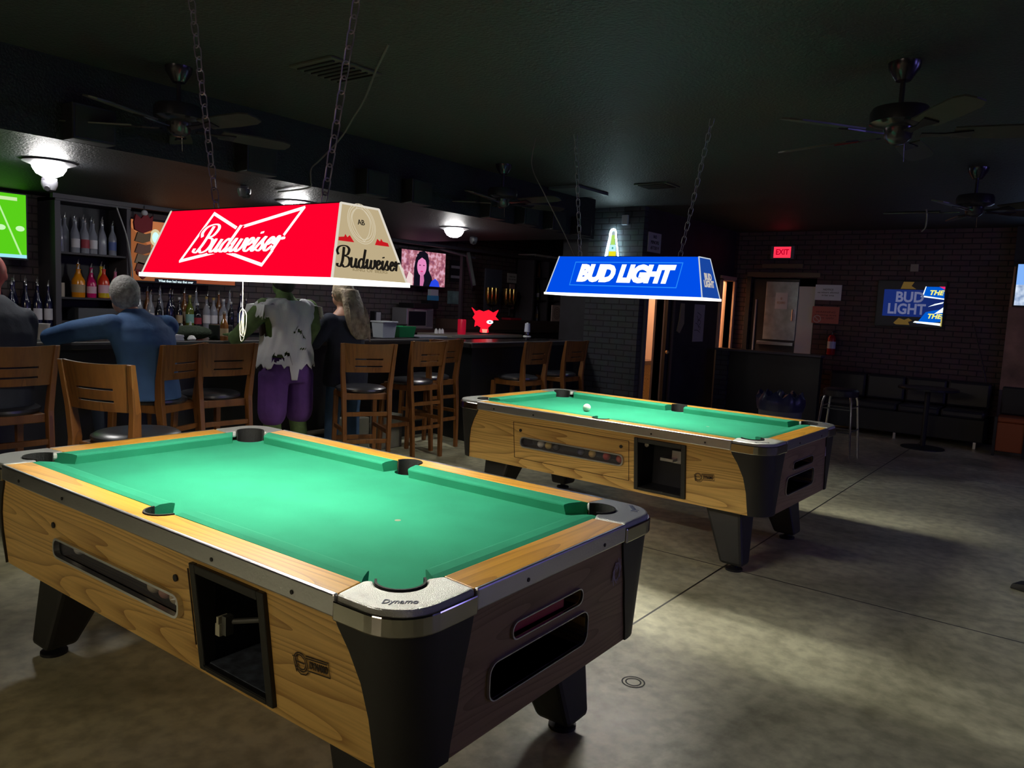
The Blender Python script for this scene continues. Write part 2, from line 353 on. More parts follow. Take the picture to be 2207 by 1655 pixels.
# low brick partition in front of the door
hw = empty('wall_partition', (0, 0, 0)); tag(hw, kind='structure')
box('partition_body', M_black, -4.1, -2.85, 10.55, 10.67, 0, .99, hw); box('partition_end', BK_C, -4.28, -4.1, 10.5, 10.7, 0, .99, hw); box('partition_cap', M_frame, -4.3, -2.83, 10.49, 10.71, .99, 1.02, hw, .004)

# ------------------------------------------------------------------ pool tables
def rr_path(hx, hy, r, n=6):
    """rounded rectangle, counter-clockwise"""
    P = []
    for cx, cy, a in ((hx-r, -hy+r, -90), (hx-r, hy-r, 0), (-hx+r, hy-r, 90), (-hx+r, -hy+r, 180)):
        P += [(cx+r*cos(R(a+90*i/n)), cy+r*sin(R(a+90*i/n))) for i in range(n+1)]
    return P
def mirror_poly(P, sx, sy):
    Q = [(x*sx, y*sy) for x, y in P]; return Q if sx*sy > 0 else Q[::-1]
SPX = .03
def slot_poly(x0, x1, z0, z1, r, n=4):
    return [(x+(x0+x1)/2, y+(z0+z1)/2) for x, y in rr_path((x1-x0)/2, (z1-z0)/2, r, n)]
M_liner = mat('recess_liner', (.015, .016, .022), .5)
M_bluel = mat('blue_recess_liner', (.06, .075, .26), .6)
M_ink = mat('dark_brown_ink', (.035, .018, .008), .6)
def recess(mb, poly, y0, y1, axis='y'):
    """open box lining a cut-out: walls and back"""
    f = (lambda x, z, d: V((x, d, z))) if axis == 'y' else (lambda x, z, d: V((d, x, z)))
    a = [mb.bm.verts.new(f(x, z, y0)) for x, z in poly]; b = [mb.bm.verts.new(f(x, z, y1)) for x, z in poly]
    for i in range(len(a)): j = (i+1) % len(a); mb.face([a[i], a[j], b[j], b[i]])
    mb.face(b)
def hoop(mb, poly, poly2, d0, d1, axis='y'):
    f = (lambda x, z, d: V((x, d, z))) if axis == 'y' else (lambda x, z, d: V((d, x, z)))
    r = [[mb.bm.verts.new(f(x, z, d)) for x, z in P] for P, d in ((poly, d0), (poly, d1), (poly2, d1), (poly2, d0))]
    n = len(poly)
    for k in range(4):
        a, b = r[k], r[(k+1) % 4]
        for i in range(n): j = (i+1) % n; mb.face([a[i], a[j], b[j], b[i]])
def side_y(z): return -(.645-.043*(.735-z)/.37)
def make_table(first):
    t = empty('pool_table')
    # cabinet
    mb = MB(); mb.ring_loft([[V((x, y, z)) for x, y in rr_path(hx, hy, .12)] for hx, hy, z in ((1.163, .600, .365), (1.170, .643, .735))])
    cab = mb.obj('cabinet', [M_side], t)
    for p in cab.data.polygons: pass
    win = slot_poly(-.56, .25, .522, .585, .025); coin = [(.335, .385), (.675, .385), (.675, .715), (.335, .715)]
    s1 = slot_poly(-.215, .145, .595, .64, .022); s2 = slot_poly(-.31, .185, .455, .558, .03)
    fy = lambda x, y, z: (x, z, y); fx = lambda x, y, z: (z, x, y)
    cut(cab, [MB().prism(win, -.8, -.50, fy), MB().prism([(.355, .40), (.655, .40), (.655, .695), (.355, .695)], -.8, -.42, fy), MB().prism(s1, 1.0, 1.3, fx), MB().prism(s2, .85, 1.3, fx)]+[MB().lathe([(.0675, .67), (.0675, .9)], (sx*1.015, sy*.49, 0), 24) for sx in (-1, 1) for sy in (-1, 1)]+[MB().lathe([(.0635, .67), (.0635, .9)], (SPX, sy*.556, 0), 24) for sy in (-1, 1)])
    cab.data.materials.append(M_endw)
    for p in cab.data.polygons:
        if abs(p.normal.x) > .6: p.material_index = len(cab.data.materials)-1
    # recess linings
    m = MB(); recess(m, [(x*.999, z) for x, z in win], -.62, -.505); m.obj('ball_window_recess', mat('window_liner', (.10, .10, .115), .4) if first else M_liner, t)
    m = MB(); hoop(m, slot_poly(-.566, .256, .516, .591, .029), slot_poly(-.558, .248, .524, .583, .024), -.62, -.640); m.obj('ball_window_frame', M_alum, t)
    m = MB(); m.prism(win, -.612, -.609, fy); m.obj('ball_window_pane', mat('clear_pane', (.9, .9, .95), .05, alpha=.05, spec=.3), t)
    m = MB(); recess(m, [(.357, .402), (.653, .402), (.653, .693), (.357, .693)], -.62, -.425); m.obj('coin_box_recess', M_liner, t)
    m = MB(); yb = side_y(.385)-.012; yt = side_y(.715)-.012
    def fr(x0, x1, z0, z1):
        ya, yb2 = side_y(z0)-.012, side_y(z1)-.012
        m.hexa([V((x0, ya, z0)), V((x1, ya, z0)), V((x1, -.58, z0)), V((x0, -.58, z0))], [V((x0, yb2, z1)), V((x1, yb2, z1)), V((x1, -.58, z1)), V((x0, -.58, z1))])
    fr(.332, .360, .385, .718); fr(.650, .680, .385, .718); fr(.360, .650, .385, .405); fr(.360, .650, .690, .718)
    m.obj('coin_box_frame', M_plastic, t, bevel=.004)
    if first:
        m = MB().tube([(.62, -.55, .60), (.47, -.60, .565)], .008); m.box(.455, .475, -.625, -.60, .53, .585); m.mi = 1; m.box(.435, .455, -.632, -.60, .525, .56); m.box(.440, .450, -.632, -.60, .56, .58)
        m.obj('coin_slide', [mat('grey_metal', (.12, .12, .11), .45, .5), mat('worn_white_tab', (.5, .48, .36), .5)], t)
        box('coin_box_floor', mat('dusty_blue_grey', (.09, .11, .15), .8, var=.6, vscale=25), .36, .65, -.6, -.428, .403, .408, t)
    else:
        m = MB(); m.box(.49, .60, -.44, -.43, .555, .635); m.box(.44, .53, -.50, -.44, .57, .59); m.obj('coin_slide', M_alum, t, bevel=.002)
        MB().lathe([(.001, 0), (.014, .0), (.014, .01), (.001, .01)]).xf(M.Translation((.40, -.6, .675)) @ M.Rotation(R(90), 4, 'X')).obj('lock_cylinder', M_chrome, t)
    m = MB(); recess(m, s1, 1.165, 1.02, 'x'); m.obj('upper_slot_recess', M_bluel, t)
    m = MB(); recess(m, s2, 1.165, .87, 'x'); m.obj('return_slot_recess', M_bluel, t)
    for nm, P, Q in (('upper_slot_frame', slot_poly(-.219, .149, .591, .644, .024), slot_poly(-.2155, .1455, .5945, .6405, .0225)), ('return_slot_frame', slot_poly(-.314, .189, .451, .562, .033), slot_poly(-.3105, .1855, .4545, .5585, .0305))):
        m = MB(); hoop(m, P, Q, 1.15, 1.176, 'x'); m.obj(nm, M_alum, t)
    # screw holes, access panel groove, maker's mark
    for hx, hz in ((-.568, .632), (.235, .642)):
        m = MB(); m.lathe([(.001, 0), (.011, 0), (.011, .004), (.001, .004)], n=12); m.xf(M.Translation((hx, side_y(hz)-.0005, hz)) @ M.Rotation(R(90), 4, 'X')); m.obj('lock_hole', M_black, t)
    if first: m = MB(); m.hexa([V((.304, side_y(.45)-.001, .45)), V((.308, side_y(.45)-.001, .45)), V((.308, -.59, .45)), V((.304, -.59, .45))], [V((.304, side_y(.69)-.001, .69)), V((.308, side_y(.69)-.001, .69)), V((.308, -.59, .69)), V((.304, -.59, .69))])
    else:
        m = MB()
        for a, b in (((-.63, .43), (-.63, .685)), ((-.63, .685), (.29, .685)), ((.29, .685), (.29, .43)), ((-.63, .43), (.29, .43))):
            x0, x1 = min(a[0], b[0])-.0012, max(a[0], b[0])+.0012; z0, z1 = min(a[1], b[1])-.0012, max(a[1], b[1])+.0012
            m.hexa([V((x0, side_y(z0)-.001, z0)), V((x1, side_y(z0)-.001, z0)), V((x1, -.59, z0)), V((x0, -.59, z0))], [V((x0, side_y(z1)-.001, z1)), V((x1, side_y(z1)-.001, z1)), V((x1, -.59, z1)), V((x0, -.59, z1))])
    m.obj('access_panel_groove', M_ink, t)
    lx, lz = (.85, .568) if first else (.80, .545)
    lm = frame_mtx((lx, side_y(lz)-.002, lz), (1, 0, .10), (0, -.115, 1))
    if not first: lm = lm @ M.Diagonal((.9, .9, 1, 1))
    m = MB(); 
    for a, b in (((-.045, .0), .026), ((-.045, .0), .020)):
        ribbon(m, [V((a[0]+b*cos(2*pi*i/20), a[1]+b*sin(2*pi*i/20), 0)) for i in range(21)], .0032)
    for pts in ([(-.075, .012), (-.062, .012), (-.062, -.02)], [(-.06, .0), (-.03, -.002)], [(-.02, .022), (.066, .022), (.066, -.018), (-.02, -.018)], [(-.02, .016), (.06, .016)], [(-.066, -.022), (-.05, -.034), (-.03, -.032), (-.018, -.022)], [(-.07, -.012), (-.066, -.03)]):
        ribbon(m, [V((*p, 0)) for p in pts], .0035)
    m.xf(lm); m.obj('maker_logo', M_ink, t)
    text('DYNAMO', .026, M_ink, lm @ M.Translation((.024, -.001, 0)), t, 'logo_lettering', offset=.0012, shear=.15, width=.07)
    # corner posts
    for sx in (1, -1):
        for sy in (1, -1):
            rings = []
            prof = [(.365, .105, .145), (.41, .111, .155), (.50, .121, .185), (.586, .142, .208), (.66, .178, .236), (.71, .212, .252), (.735, .225, .258)]
            for z, a, b in prof:
                ins = (.735-z)/.37; hx = 1.170-.007*ins+.007; hy = .643-.043*ins+.007; r = .125
                path = [(hx-a-.0, -hy)] + [(hx-r+(r)*cos(R(-90+90*i/8)), -hy+r+r*sin(R(-90+90*i/8))) for i in range(9)] + [(hx, -hy+b)]
                if a < r: path[0] = (hx-a, -hy+.0); path = [p for p in path if p[0] >= hx-a-1e-6 or p is path[0]]
                while len(path) < 11: path.insert(1, ((path[0][0]+path[1][0])/2, (path[0][1]+path[1][1])/2))
                outer = path; inner = [((x-.02 if i > 4 else x), (y+.02 if i <= 6 else y)) for i, (x, y) in enumerate(path)]
                loop = outer+inner[::-1]
                rings.append([V((x*sx, y*sy*(1), z)) for x, y in loop])
            MB().ring_loft(rings).obj('corner_post', M_plastic, t, smooth=True)
            # corner casting: flat plate with the pocket bite, and the bright skirt below
            arc = [(1.015+.066*cos(R(a)), -.49+.066*sin(R(a))) for a in [63-209*i/14 for i in range(15)]]
            rc = [(1.18-.12+.12*cos(R(-90+90*i/8)), -.65+.12+.12*sin(R(-90+90*i/8))) for i in range(9)]
            P = [(.958, -.65)]+rc+[(1.18, -.395), (1.066, -.382)]+arc+[(.940, -.545)]
            m = MB(); m.prism(mirror_poly(P, sx, sy), .762, .793); cc = m.obj('corner_cap', M_cast, t, bevel=.010, seg=3)
            skp = [(.955, -.658)]+[(1.188-.125+.125*cos(R(-90+90*i/8)), -.658+.125+.125*sin(R(-90+90*i/8))) for i in range(9)]+[(1.188, -.392)]
            inn = [(.955, -.62)]+[(1.188-.125+.087*cos(R(-90+90*i/8)), -.658+.125+.087*sin(R(-90+90*i/8))) for i in range(9)]+[(1.15, -.392)]
            m = MB(); m.prism(mirror_poly(skp+inn[::-1], sx, sy), .727, .777); m.obj('corner_skirt', mat('dark_chrome', (.42, .40, .36), .10, 1), t, bevel=.004)
            # pocket wall
            m = MB(); a0 = [63-209*i/14 for i in range(15)]
            for zz0, zz1, r0, r1 in ((.69, .797, .060, .066),):
                o_ = [(1.015+r1*cos(R(a)), -.49+r1*sin(R(a))) for a in a0]; i_ = [(1.015+r0*cos(R(a)), -.49+r0*sin(R(a))) for a in a0]
                m.prism(mirror_poly(o_+i_[::-1], sx, sy), zz0, zz1)
            m.prism(mirror_poly([(1.015+.06*cos(R(24*i)), -.49+.06*sin(R(24*i))) for i in range(15)], sx, sy), .68, .69)
            pk = m.obj('pocket', mat('pocket_rubber', (.008, .008, .008), .7, bump=.4, bscale=300), t)
            # legs
            m = MB(); q = lambda x, y, z: V((x*sx, y*sy, z))
            ox = .035*sx; oy = .0 if sy > 0 else .0
            yb, yf = (.44, .56) if sy > 0 else (.34, .48)
            m.hexa([q(.865+ox, -yb, .04), q(1.005+ox, -yb, .04), q(1.005+ox, -yf, .04), q(.865+ox, -yf, .04)], [q(.755, -.27, .37), q(.985, -.27, .37), q(.985, -.51, .37), q(.755, -.51, .37)])
            lg = m.obj('leg', M_plastic, t, bevel=.018)
            m = MB(); m.lathe([(.05, 0), (.05, .012), (.02, .02), (.02, .05)], ((.935+ox)*sx, -(yb+yf)/2*sy, 0)); m.obj('foot', M_black, lg, smooth=True)
    # corner cap emblem
    for sx, sy in ((1, -1), (1, 1)):
        em = M.Translation((1.105*sx, .585*sy, .7935)) @ M.Rotation(R(42 if sy < 0 else 130), 4, 'Z')
        text('Dynamo', .034, mat('emblem_blue_grey', (.10, .12, .18), .4), em, t, 'cap_emblem', shear=.3, width=.085)
    # wooden rails
    for sy in (-1, 1):
        arc = [(SPX+.062*cos(R(-a)), -.556+.062*sin(R(-a))) for a in [180*i/12 for i in range(13)]]
        P = [(-.957, -.643), (.957, -.643), (.939, -.553)]+arc+[(-.939, -.553)]
        MB().prism(mirror_poly(P, 1, -sy), .75, .79).obj('rail', M_rail, t, bevel=.003)
        m = MB(); o_ = arc; i_ = [(SPX+.056*cos(R(-a)), -.556+.056*sin(R(-a))) for a in [180*i/12 for i in range(13)]]
        m.prism(mirror_poly(o_+i_[::-1], 1, -sy), .69, .794); m.prism(mirror_poly(i_, 1, -sy), .68, .69); m.obj('side_pocket', MATS['pocket_rubber'], t)
        m = MB(); m.box(-.957, .957, *sorted((sy*.640, sy*.655)), .733, .791); tr = m.obj('metal_trim', M_alum, t, bevel=.005)
        for xx in (-.8, -.45, .45, .8) if sy < 0 else ():
            m = MB(); m.lathe([(.001, 0), (.006, 0), (.006, .002), (.001, .002)], n=10); m.xf(M.Translation((xx, -.655, .755)) @ M.Rotation(R(90), 4, 'X')); m.obj('screw', M_black, tr)
    for sx in (-1, 1):
        P = [(1.173, -.393), (1.173, .393), (1.062, .380), (1.062, -.380)]
        MB().prism(mirror_poly(P, sx, 1), .75, .79).obj('rail', M_raily, t, bevel=.003)
        m = MB(); m.box(*sorted((sx*1.17, sx*1.184)), -.391, .391, .733, .791); tr = m.obj('metal_trim', M_alum, t, bevel=.005)
        for yy in (-.17, .25) if sx > 0 else ():
            m = MB(); m.lathe([(.001, 0), (.006, 0), (.006, .002), (.001, .002)], n=10); m.xf(M.Translation((1.184, yy, .755)) @ M.Rotation(R(90), 4, 'Y')); m.obj('screw', M_black, tr)
    # cushions: cross-section runs from the rail (d=0) to the nose
    prof = [(0, .789), (.02, .793), (.062, .790), (.077, .785), (.078, .780), (.070, .747), (0, .747)]
    def cushion(p0, p1, n, m0, m1):
        """p0..p1 back edge, n inward normal, m0/m1 how far each end draws in at the nose"""
        p0, p1, n = V((*p0, 0)), V((*p1, 0)), V((*n, 0)); d = (p1-p0).normalized()
        rings = [[p+d*(mm*q/.078)*sg+n*q+V((0, 0, z)) for q, z in prof] for p, mm, sg in ((p0, m0, 1), (p1, m1, -1))]
        MB().ring_loft(rings).obj('cushion', M_felt, t, bevel=.0)
    for sy in (-1, 1):
        cushion((-.94, sy*.553), (SPX-.062, sy*.553), (0, -sy), .055, .015); cushion((SPX+.062, sy*.553), (.94, sy*.553), (0, -sy), .015, .055)
    for sx in (-1, 1): cushion((sx*1.062, -.42), (sx*1.062, .42), (-sx, 0), .055, .055)
    # bed cloth with the pocket holes
    m = MB().box(-1.062, 1.062, -.553, .553, .715, .747); bed = m.obj('bed_cloth', M_felt, t)
    cuts = [MB().lathe([(.064, .6), (.064, .9)], (sx*1.015, sy*.49, 0), 24) for sx in (-1, 1) for sy in (-1, 1)]+[MB().lathe([(.058, .6), (.058, .9)], (SPX, sy*.556, 0), 24) for sy in (-1, 1)]
    cut(bed, cuts)
    m = MB(); m.lathe([(.001, 0), (.011, 0), (.011, .0006), (.001, .0006)], (.52, 0, .7472), 14); m.obj('spot_marker', mat('worn_spot', (.25, .30, .2), .8), t)
    return t
T1 = make_table(True); tag(T1, 'oak-sided pool table with green cloth in the foreground under the red lamp, empty of balls', 'pool table')
T1.location = (-2.342, 1.80, 0); T1.rotation_euler = (0, 0, R(.95))
T2 = make_table(False); tag(T2, 'farther oak-sided pool table under the blue lamp with a cue ball on its cloth', 'pool table')
T2.location = (-2.511, 4.851, 0); T2.rotation_euler = (0, 0, R(-1.45))
# stickers on the two table ends
m = MB()
for i in range(9):
    a = i*.7; ribbon(m, spline([(.006*cos(a)*i*.6, .008*sin(a)*i*.6), (.02*cos(a+1), .03*sin(a+1)), (.03*cos(a+2), .045*sin(a+2.4))], 4), .0035)
m.xf(frame_mtx((1.1722, .365, .635), (0, 1, 0), (0, 0, 1))); m.obj('sticker', mat('grey_pink_ink', (.5, .42, .45), .6), T1)
box('sticker', mat('pink_white_sticker', (.7, .55, .6), .5), 1.171, 1.1725, .40, .44, .60, .665, T2)
# red cover panel lying in the near table's upper slot
o = MB().box(-.005, .005, -.155, .15, -.017, .017).obj('red_plastic_panel', mat('dark_red_plastic', (.42, .015, .05), .4), None, (-1.19, 1.735, .617), bevel=.003)
tag(o, 'flat dark red plastic piece resting in the upper end slot of the foreground pool table', 'panel')

# balls
def ball(loc, col, label, r=.0285, group=None, stripe=False):
    m = MB().sphere((0, 0, 0), r, 24); o = m.obj('billiard_ball' if not label.startswith('white cue') else 'cue_ball', [mat('ball_%d' % int(col[0]*1000+col[1]*100+col[2]*10), col, .12, spec=.7)], None, loc, smooth=True)
    tag(o, label, 'ball', group)
    return o
ball((-2.885, 4.748, .7755), (.88, .86, .78), 'white cue ball lying alone on the green cloth of the farther table')
def t2p(x, y, z): return T2.matrix_basis @ V((x, y, z))
yw = -.572
bl = [(-.43, (.75, .75, .72), 'white ball at the far left of the ball window of the farther table'), (-.365, (.72, .52, .15), 'dull yellow ball beside the white one in the farther table window'),
      (-.30, (.03, .03, .035), 'black ball right of the yellow one in the farther table window'), (-.10, (.04, .05, .12), 'dark blue ball near the middle of the farther table window'),
      (-.01, (.75, .50, .13), 'yellow ball right of the middle in the farther table window'), (.10, (.55, .06, .05), 'red ball between the yellow and the orange-red ball in the farther table window'), (.20, (.62, .10, .06), 'orange-red ball at the right end of the farther table window')]
for x, c, l in bl: ball(t2p(x, yw-.004, .5495), c, l, .026)
ball(t2p(1.08, -.19, .486), (.8, .78, .74), 'white ball in the large end return of the farther pool table')
ball(t2p(1.06, -.245, .486), (.5, .02, .04), 'red ball beside the white one in the end return of the farther table')
for x, c, l in ((-.49, (.62, .62, .60), 'pale ball at the left end of the window of the foreground table'), (.03, (.5, .42, .3), 'tan ball in the middle of the foreground table window'), (.10, (.45, .2, .15), 'dull red ball right of the tan one in the foreground table window'), (.165, (.55, .45, .3), 'dull yellow ball near the right end of the foreground table window')):
    ball((-2.342+x, 1.80-.578, .5485), c, l, .026)
m = MB(); m.prism([(0, 0), (.035, .01), (.03, -.005), (.06, -.012), (.05, .0), (.075, .006), (.03, .03), (.035, .018)], 0, .0006, lambda x, y, z: (x, z, y)); 
m.obj('sticker', M_white, T1, (.165, -.6140, .548))

# ------------------------------------------------------------------ pool table lamps
def chain(p0, p1, parent, m, L=.060, wid=.0150, r=.0026, name='chain'):
    p0, p1 = V(p0), V(p1); d = p1-p0; n = max(3, int(d.length/(L*.78))); mb = MB(); t = d.normalized()
    a = t.cross(V((1, 0, 0))).normalized() if abs(t.x) < .9 else t.cross(V((0, 1, 0))).normalized(); b = t.cross(a)
    for i in range(n):
        c = p0+d*((i+.5)/n); s_ = a if i % 2 else b; hl = L/2-wid
        pts = []
        for k in range(12):
            an = 2*pi*k/12; pts.append(c+s_*wid*cos(an)+t*(wid*sin(an)+(hl if sin(an) >= 0 else -hl)))
        rings = []
        oth = b if i % 2 else a
        for k in range(13):
            p = pts[k % 12]; nx = pts[(k+1) % 12]-pts[(k-1) % 12]; nx.normalize(); u = nx.cross(oth).normalized()
            rings.append([p+u*r*cos(2*pi*j/5)+oth*r*sin(2*pi*j/5) for j in range(5)])
        mb.ring_loft(rings, False)
    return mb.obj(name, m, parent, smooth=True)
def make_lamp(name, loc, rz, L, W, H, L2, W2, mfront, mend, mrim, tube=None):
    t = empty(name, loc, rz)
    def quad(a, b, c, d, th=.006):
        mb = MB(); n = (b-a).cross(d-a).normalized()
        mb.hexa([a, b, c, d], [p-n*th for p in (a, b, c, d)]); return mb
    q = lambda x, y, z: V((x, y, z)); e = .006
    bl_, br_, tr_, tl_ = q(-L/2, -W/2, 0), q(L/2, -W/2, 0), q(L2/2, -W2/2, H), q(-L2/2, -W2/2, H)
    quad(bl_, br_, tr_, tl_).obj('long_panel', mfront, t)
    quad(*[q(-p.x, -p.y, p.z) for p in (bl_, br_, tr_, tl_)]).obj('long_panel', mfront, t)
    eb, ef, et, es_ = q(L/2, -W/2, 0), q(L/2, W/2, 0), q(L2/2, W2/2, H), q(L2/2, -W2/2, H)
    quad(eb, ef, et, es_).obj('end_panel', mend, t)
    quad(*[q(-p.x, -p.y, p.z) for p in (eb, ef, et, es_)]).obj('end_panel', mend, t)
    box('top_plate', M_black, -L2/2, L2/2, -W2/2, W2/2, H-.004, H+.004, t)
    # pale edge strips and the bright lower rim
    m = MB()
    for sx in (-1, 1):
        for sy in (-1, 1): m.tube([(sx*L/2, sy*W/2, 0), (sx*L2/2, sy*W2/2, H)], .0045, 6)
    for sx in (-1, 1): m.tube([(sx*L2/2, -W2/2, H), (sx*L2/2, W2/2, H)], .004, 6)
    m.obj('edge_strip', mrim[0], t)
    m = MB(); w_ = .008
    for a, b in (((-L/2, -W/2), (L/2, -W/2)), ((L/2, -W/2), (L/2, W/2)), ((L/2, W/2), (-L/2, W/2)), ((-L/2, W/2), (-L/2, -W/2))):
        m.box(min(a[0], b[0])-w_, max(a[0], b[0])+w_, min(a[1], b[1])-w_, max(a[1], b[1])+w_, -.012, .004)
    m.obj('lower_rim', mrim[1], t)
    for sy in (-1, 1): MB().tube([(-L*.42, sy*.05, .085), (L*.42, sy*.05, .085)], .013, 8).obj('fluorescent_tube', tube or emis('tube_glow', (1, .96, .82), TUBE_E), t)
    return t
M_pan_red = emis('backlit_red', (1.0, .0, .025), 1.0)
M_pan_tan = emis('backlit_tan', (.50, .40, .235), 1.0)
M_pan_blue = emis('backlit_blue', (.0, .075, .80), 1.0)
M_pan_blue2 = emis('backlit_blue_dim', (.01, .06, .34), 1.0)
RIM = (emis('edge_glow', (.95, .88, .75), .75), emis('rim_glow', (1, .98, .88), 1.9))
RIM2 = (emis('edge_glow_cool', (.75, .85, .95), .7), RIM[1])
L1 = dict(L=1.09, W=.347, H=.249, L2=.966, W2=.173)
lamp1 = make_lamp('pool_table_lamp', (-2.478, 1.736, 1.55), R(2.6), L1['L'], L1['W'], L1['H'], L1['L2'], L1['W2'], M_pan_red, M_pan_tan, RIM)
tag(lamp1, 'red backlit beer lamp with white bow tie logo hanging on chains over the foreground table', 'lamp')
W_glow = emis('white_glow', (1, .95, .93), 1.15)
sl = V((0, (L1['W']-L1['W2'])/2, L1['H'])); sl.normalize()
PF = frame_mtx((0, -L1['W']/2-.0015, .0), (1, 0, 0), sl)
# bow tie outline
bt = [(-.189, .245), (-.021, .182), (.311, .252), (.181, .043), (-.069, .096), (-.309, .053)]
def outline(poly, w, mtx, name, m, parent):
    mb = MB(); n = len(poly)
    for i in range(n):
        a, b = V((*poly[i], 0)), V((*poly[(i+1) % n], 0)); d = (b-a).normalized(); ribbon(mb, [a-d*w*.35, b+d*w*.35], w)
    mb.xf(mtx); return mb.obj(name, m, parent)
outline(bt, .0125, PF, 'bow_tie_outline', W_glow, lamp1)
# red backing under the word, breaking the outline, then the word itself
script_word('brand_lettering_backing', M_pan_red, PF @ M.Translation((.002, .142, .0016)) @ M.Rotation(R(1), 4, 'Z'), .49, .50, lamp1, .32, .82)
script_word('brand_lettering', W_glow, PF @ M.Translation((.002, .142, .0032)) @ M.Rotation(R(1), 4, 'Z'), .49, .215, lamp1, .32, .82)
sl2 = V((-(L1['L']-L1['L2'])/2, 0, L1['H'])); sl2.normalize()
PE = frame_mtx((L1['L']/2+.0015, 0, 0), (0, 1, 0), sl2)
K_ink = emis('backlit_black', (.012, .010, .008), 1)
script_word('end_brand_lettering', K_ink, PE @ M.Translation((-.002, .075, .001)), .29, .24, lamp1, .2, .88)
text('KING OF BEERS', .016, emis('backlit_brown', (.30, .23, .12), 1), PE @ M.Translation((0, .036, .001)), lamp1, 'motto_lettering', width=.16)
m = MB()
for r in (.062, .056, .048): ribbon(m, [V((-.008+r*cos(2*pi*i/28), .195+r*1.1*sin(2*pi*i/28), 0)) for i in range(29)], .0022)
for sx in (-1, 1): ribbon(m, spline([(-.008, .262), (-.008+sx*.04, .215), (-.008+sx*.028, .165), (-.008, .135)], 6), .0022)
m.xf(PE @ M.Translation((0, 0, .0008))); m.obj('crest', emis('backlit_cream', (.66, .58, .42), 1), lamp1)
text('AB', .026, K_ink, PE @ M.Translation((-.010, .199, .001)), lamp1, 'crest_lettering')
m = MB()
for sx in (-1, 1):
    P = [(-.008+sx*x, y) for x, y in ((.048, .128), (.063, .150), (.075, .142), (.082, .152), (.088, .143), (.112, .140), (.116, .128))]
    m.prism(P if sx > 0 else P[::-1], 0, .001)
m.xf(PE @ M.Translation((0, 0, .0006))); m.obj('red_ribbon', emis('backlit_ribbon_red', (.55, .01, .015), 1), lamp1)
M_chain = mat('dull_chain', (.35, .28, .36), .4, .6)
cinv = lamp1.matrix_basis.inverted()
for a, b in (((-2.80, 1.73, 1.80), (-3.05, 1.75, CZ)), ((-2.18, 1.75, 1.80), (-1.98, 1.76, CZ))): chain(cinv @ V(a), cinv @ V(b), lamp1, M_chain)
# pull cord hanging below the red lamp
m = MB(); M_cord = mat('lit_cord', (.28, .27, .22), .6)
m.tube([(-.42, .10, 0), (-.42, .10, -.23)], .0020, 6)
for k, (dx, dl) in enumerate(((.004, .10), (-.011, .13), (.014, .11))):
    m.tube(spline([(-.42, .10, -.12), (-.42+dx*1.8, .10, -.15), (-.42+dx, .10, -.12-dl), (-.42-dx, .10, -.13-dl*.8), (-.42, .10, -.14)], 5), .0015, 6)
m.xf(M.Translation((.14, 0, 0))); m.obj('pull_cord', M_cord, lamp1, smooth=True)
# power cable from ceiling to lamp top, running on to the bar soffit
m = MB(); pts = spline([(-2.923, 2.732, 2.75), (-3.28, 2.97, 2.725), (-3.58, 3.17, 2.675), (-3.91, 3.36, 2.625), (-4.24, 3.54, 2.57), (-4.565, 3.63, 2.466), (-4.70, 3.66, 2.42), (-4.742, 3.69, 2.34), (-4.78, 3.70, 2.292), (-5.22, 3.75, 2.29)], 6)
o = m.tube(pts, .006, 6).obj('ceiling_cable', mat('grey_cable', (.14, .13, .13), .6), smooth=True); tag(o, 'grey cable sagging from the ceiling towards the bar behind the right chain', 'cable')

L2d = dict(L=1.2, W=.311, H=.265, L2=1.068, W2=.193)
lamp2 = make_lamp('pool_table_lamp', (-2.618, 4.788, 1.595), R(1.3), *[L2d[k] for k in ('L', 'W', 'H', 'L2', 'W2')], M_pan_blue, M_pan_blue2, RIM2)
tag(lamp2, 'blue backlit beer lamp with bold white capitals hanging over the farther table', 'lamp')
s3 = V((0, (L2d['W']-L2d['W2'])/2, L2d['H'])).normalized(); PF2 = frame_mtx((0, -L2d['W']/2-.0015, 0), (1, 0, 0), s3)
text('BUD LIGHT', .156, emis('white_glow_cool', (1, 1, 1), 1.25), PF2 @ M.Translation((.005, .145, .0012)), lamp2, 'brand_lettering', offset=.011, shear=.2, width=.745, space=.95)
outline([(-.405, .062), (.412, .062), (.432, .230), (-.385, .230)], .006, PF2 @ M.Translation((0, 0, .0006)), 'panel_outline', emis('light_blue_glow', (.02, .25, .95), 1), lamp2)
s4 = V((-(L2d['L']-L2d['L2'])/2, 0, L2d['H'])).normalized(); PE2 = frame_mtx((L2d['L']/2+.0015, 0, 0), (0, 1, 0), s4)
text('BUD\nLIGHT', .060, emis('dim_white_glow', (.6, .55, .5), .9), PE2 @ M.Translation((0, .12, .001)), lamp2, 'end_lettering', offset=.003, line=.8, width=.17)
c2 = lamp2.matrix_basis.inverted()
for a, b in (((-3.04, 4.79, 1.855), (-3.14, 4.79, CZ)), ((-3.03, 4.80, 1.855), (-2.95, 4.86, 2.45)), ((-2.256, 4.79, 1.855), (-2.095, 4.79, CZ))):
    if a[0] == -3.03: continue
    chain(c2 @ V(a), c2 @ V(b), lamp2, mat('dull_chain_blue', (.30, .32, .36), .4, .6))
m = MB(); m.tube([c2 @ p for p in spline([(-3.50, 4.79, CZ), (-3.52, 4.79, 2.55), (-3.40, 4.79, 2.35), (-3.2, 4.79, 2.05), (-3.08, 4.79, 1.86)], 8)], .004, 6); m.obj('power_cord', mat('grey_cable', (.14, .13, .13), .6), lamp2, smooth=True)
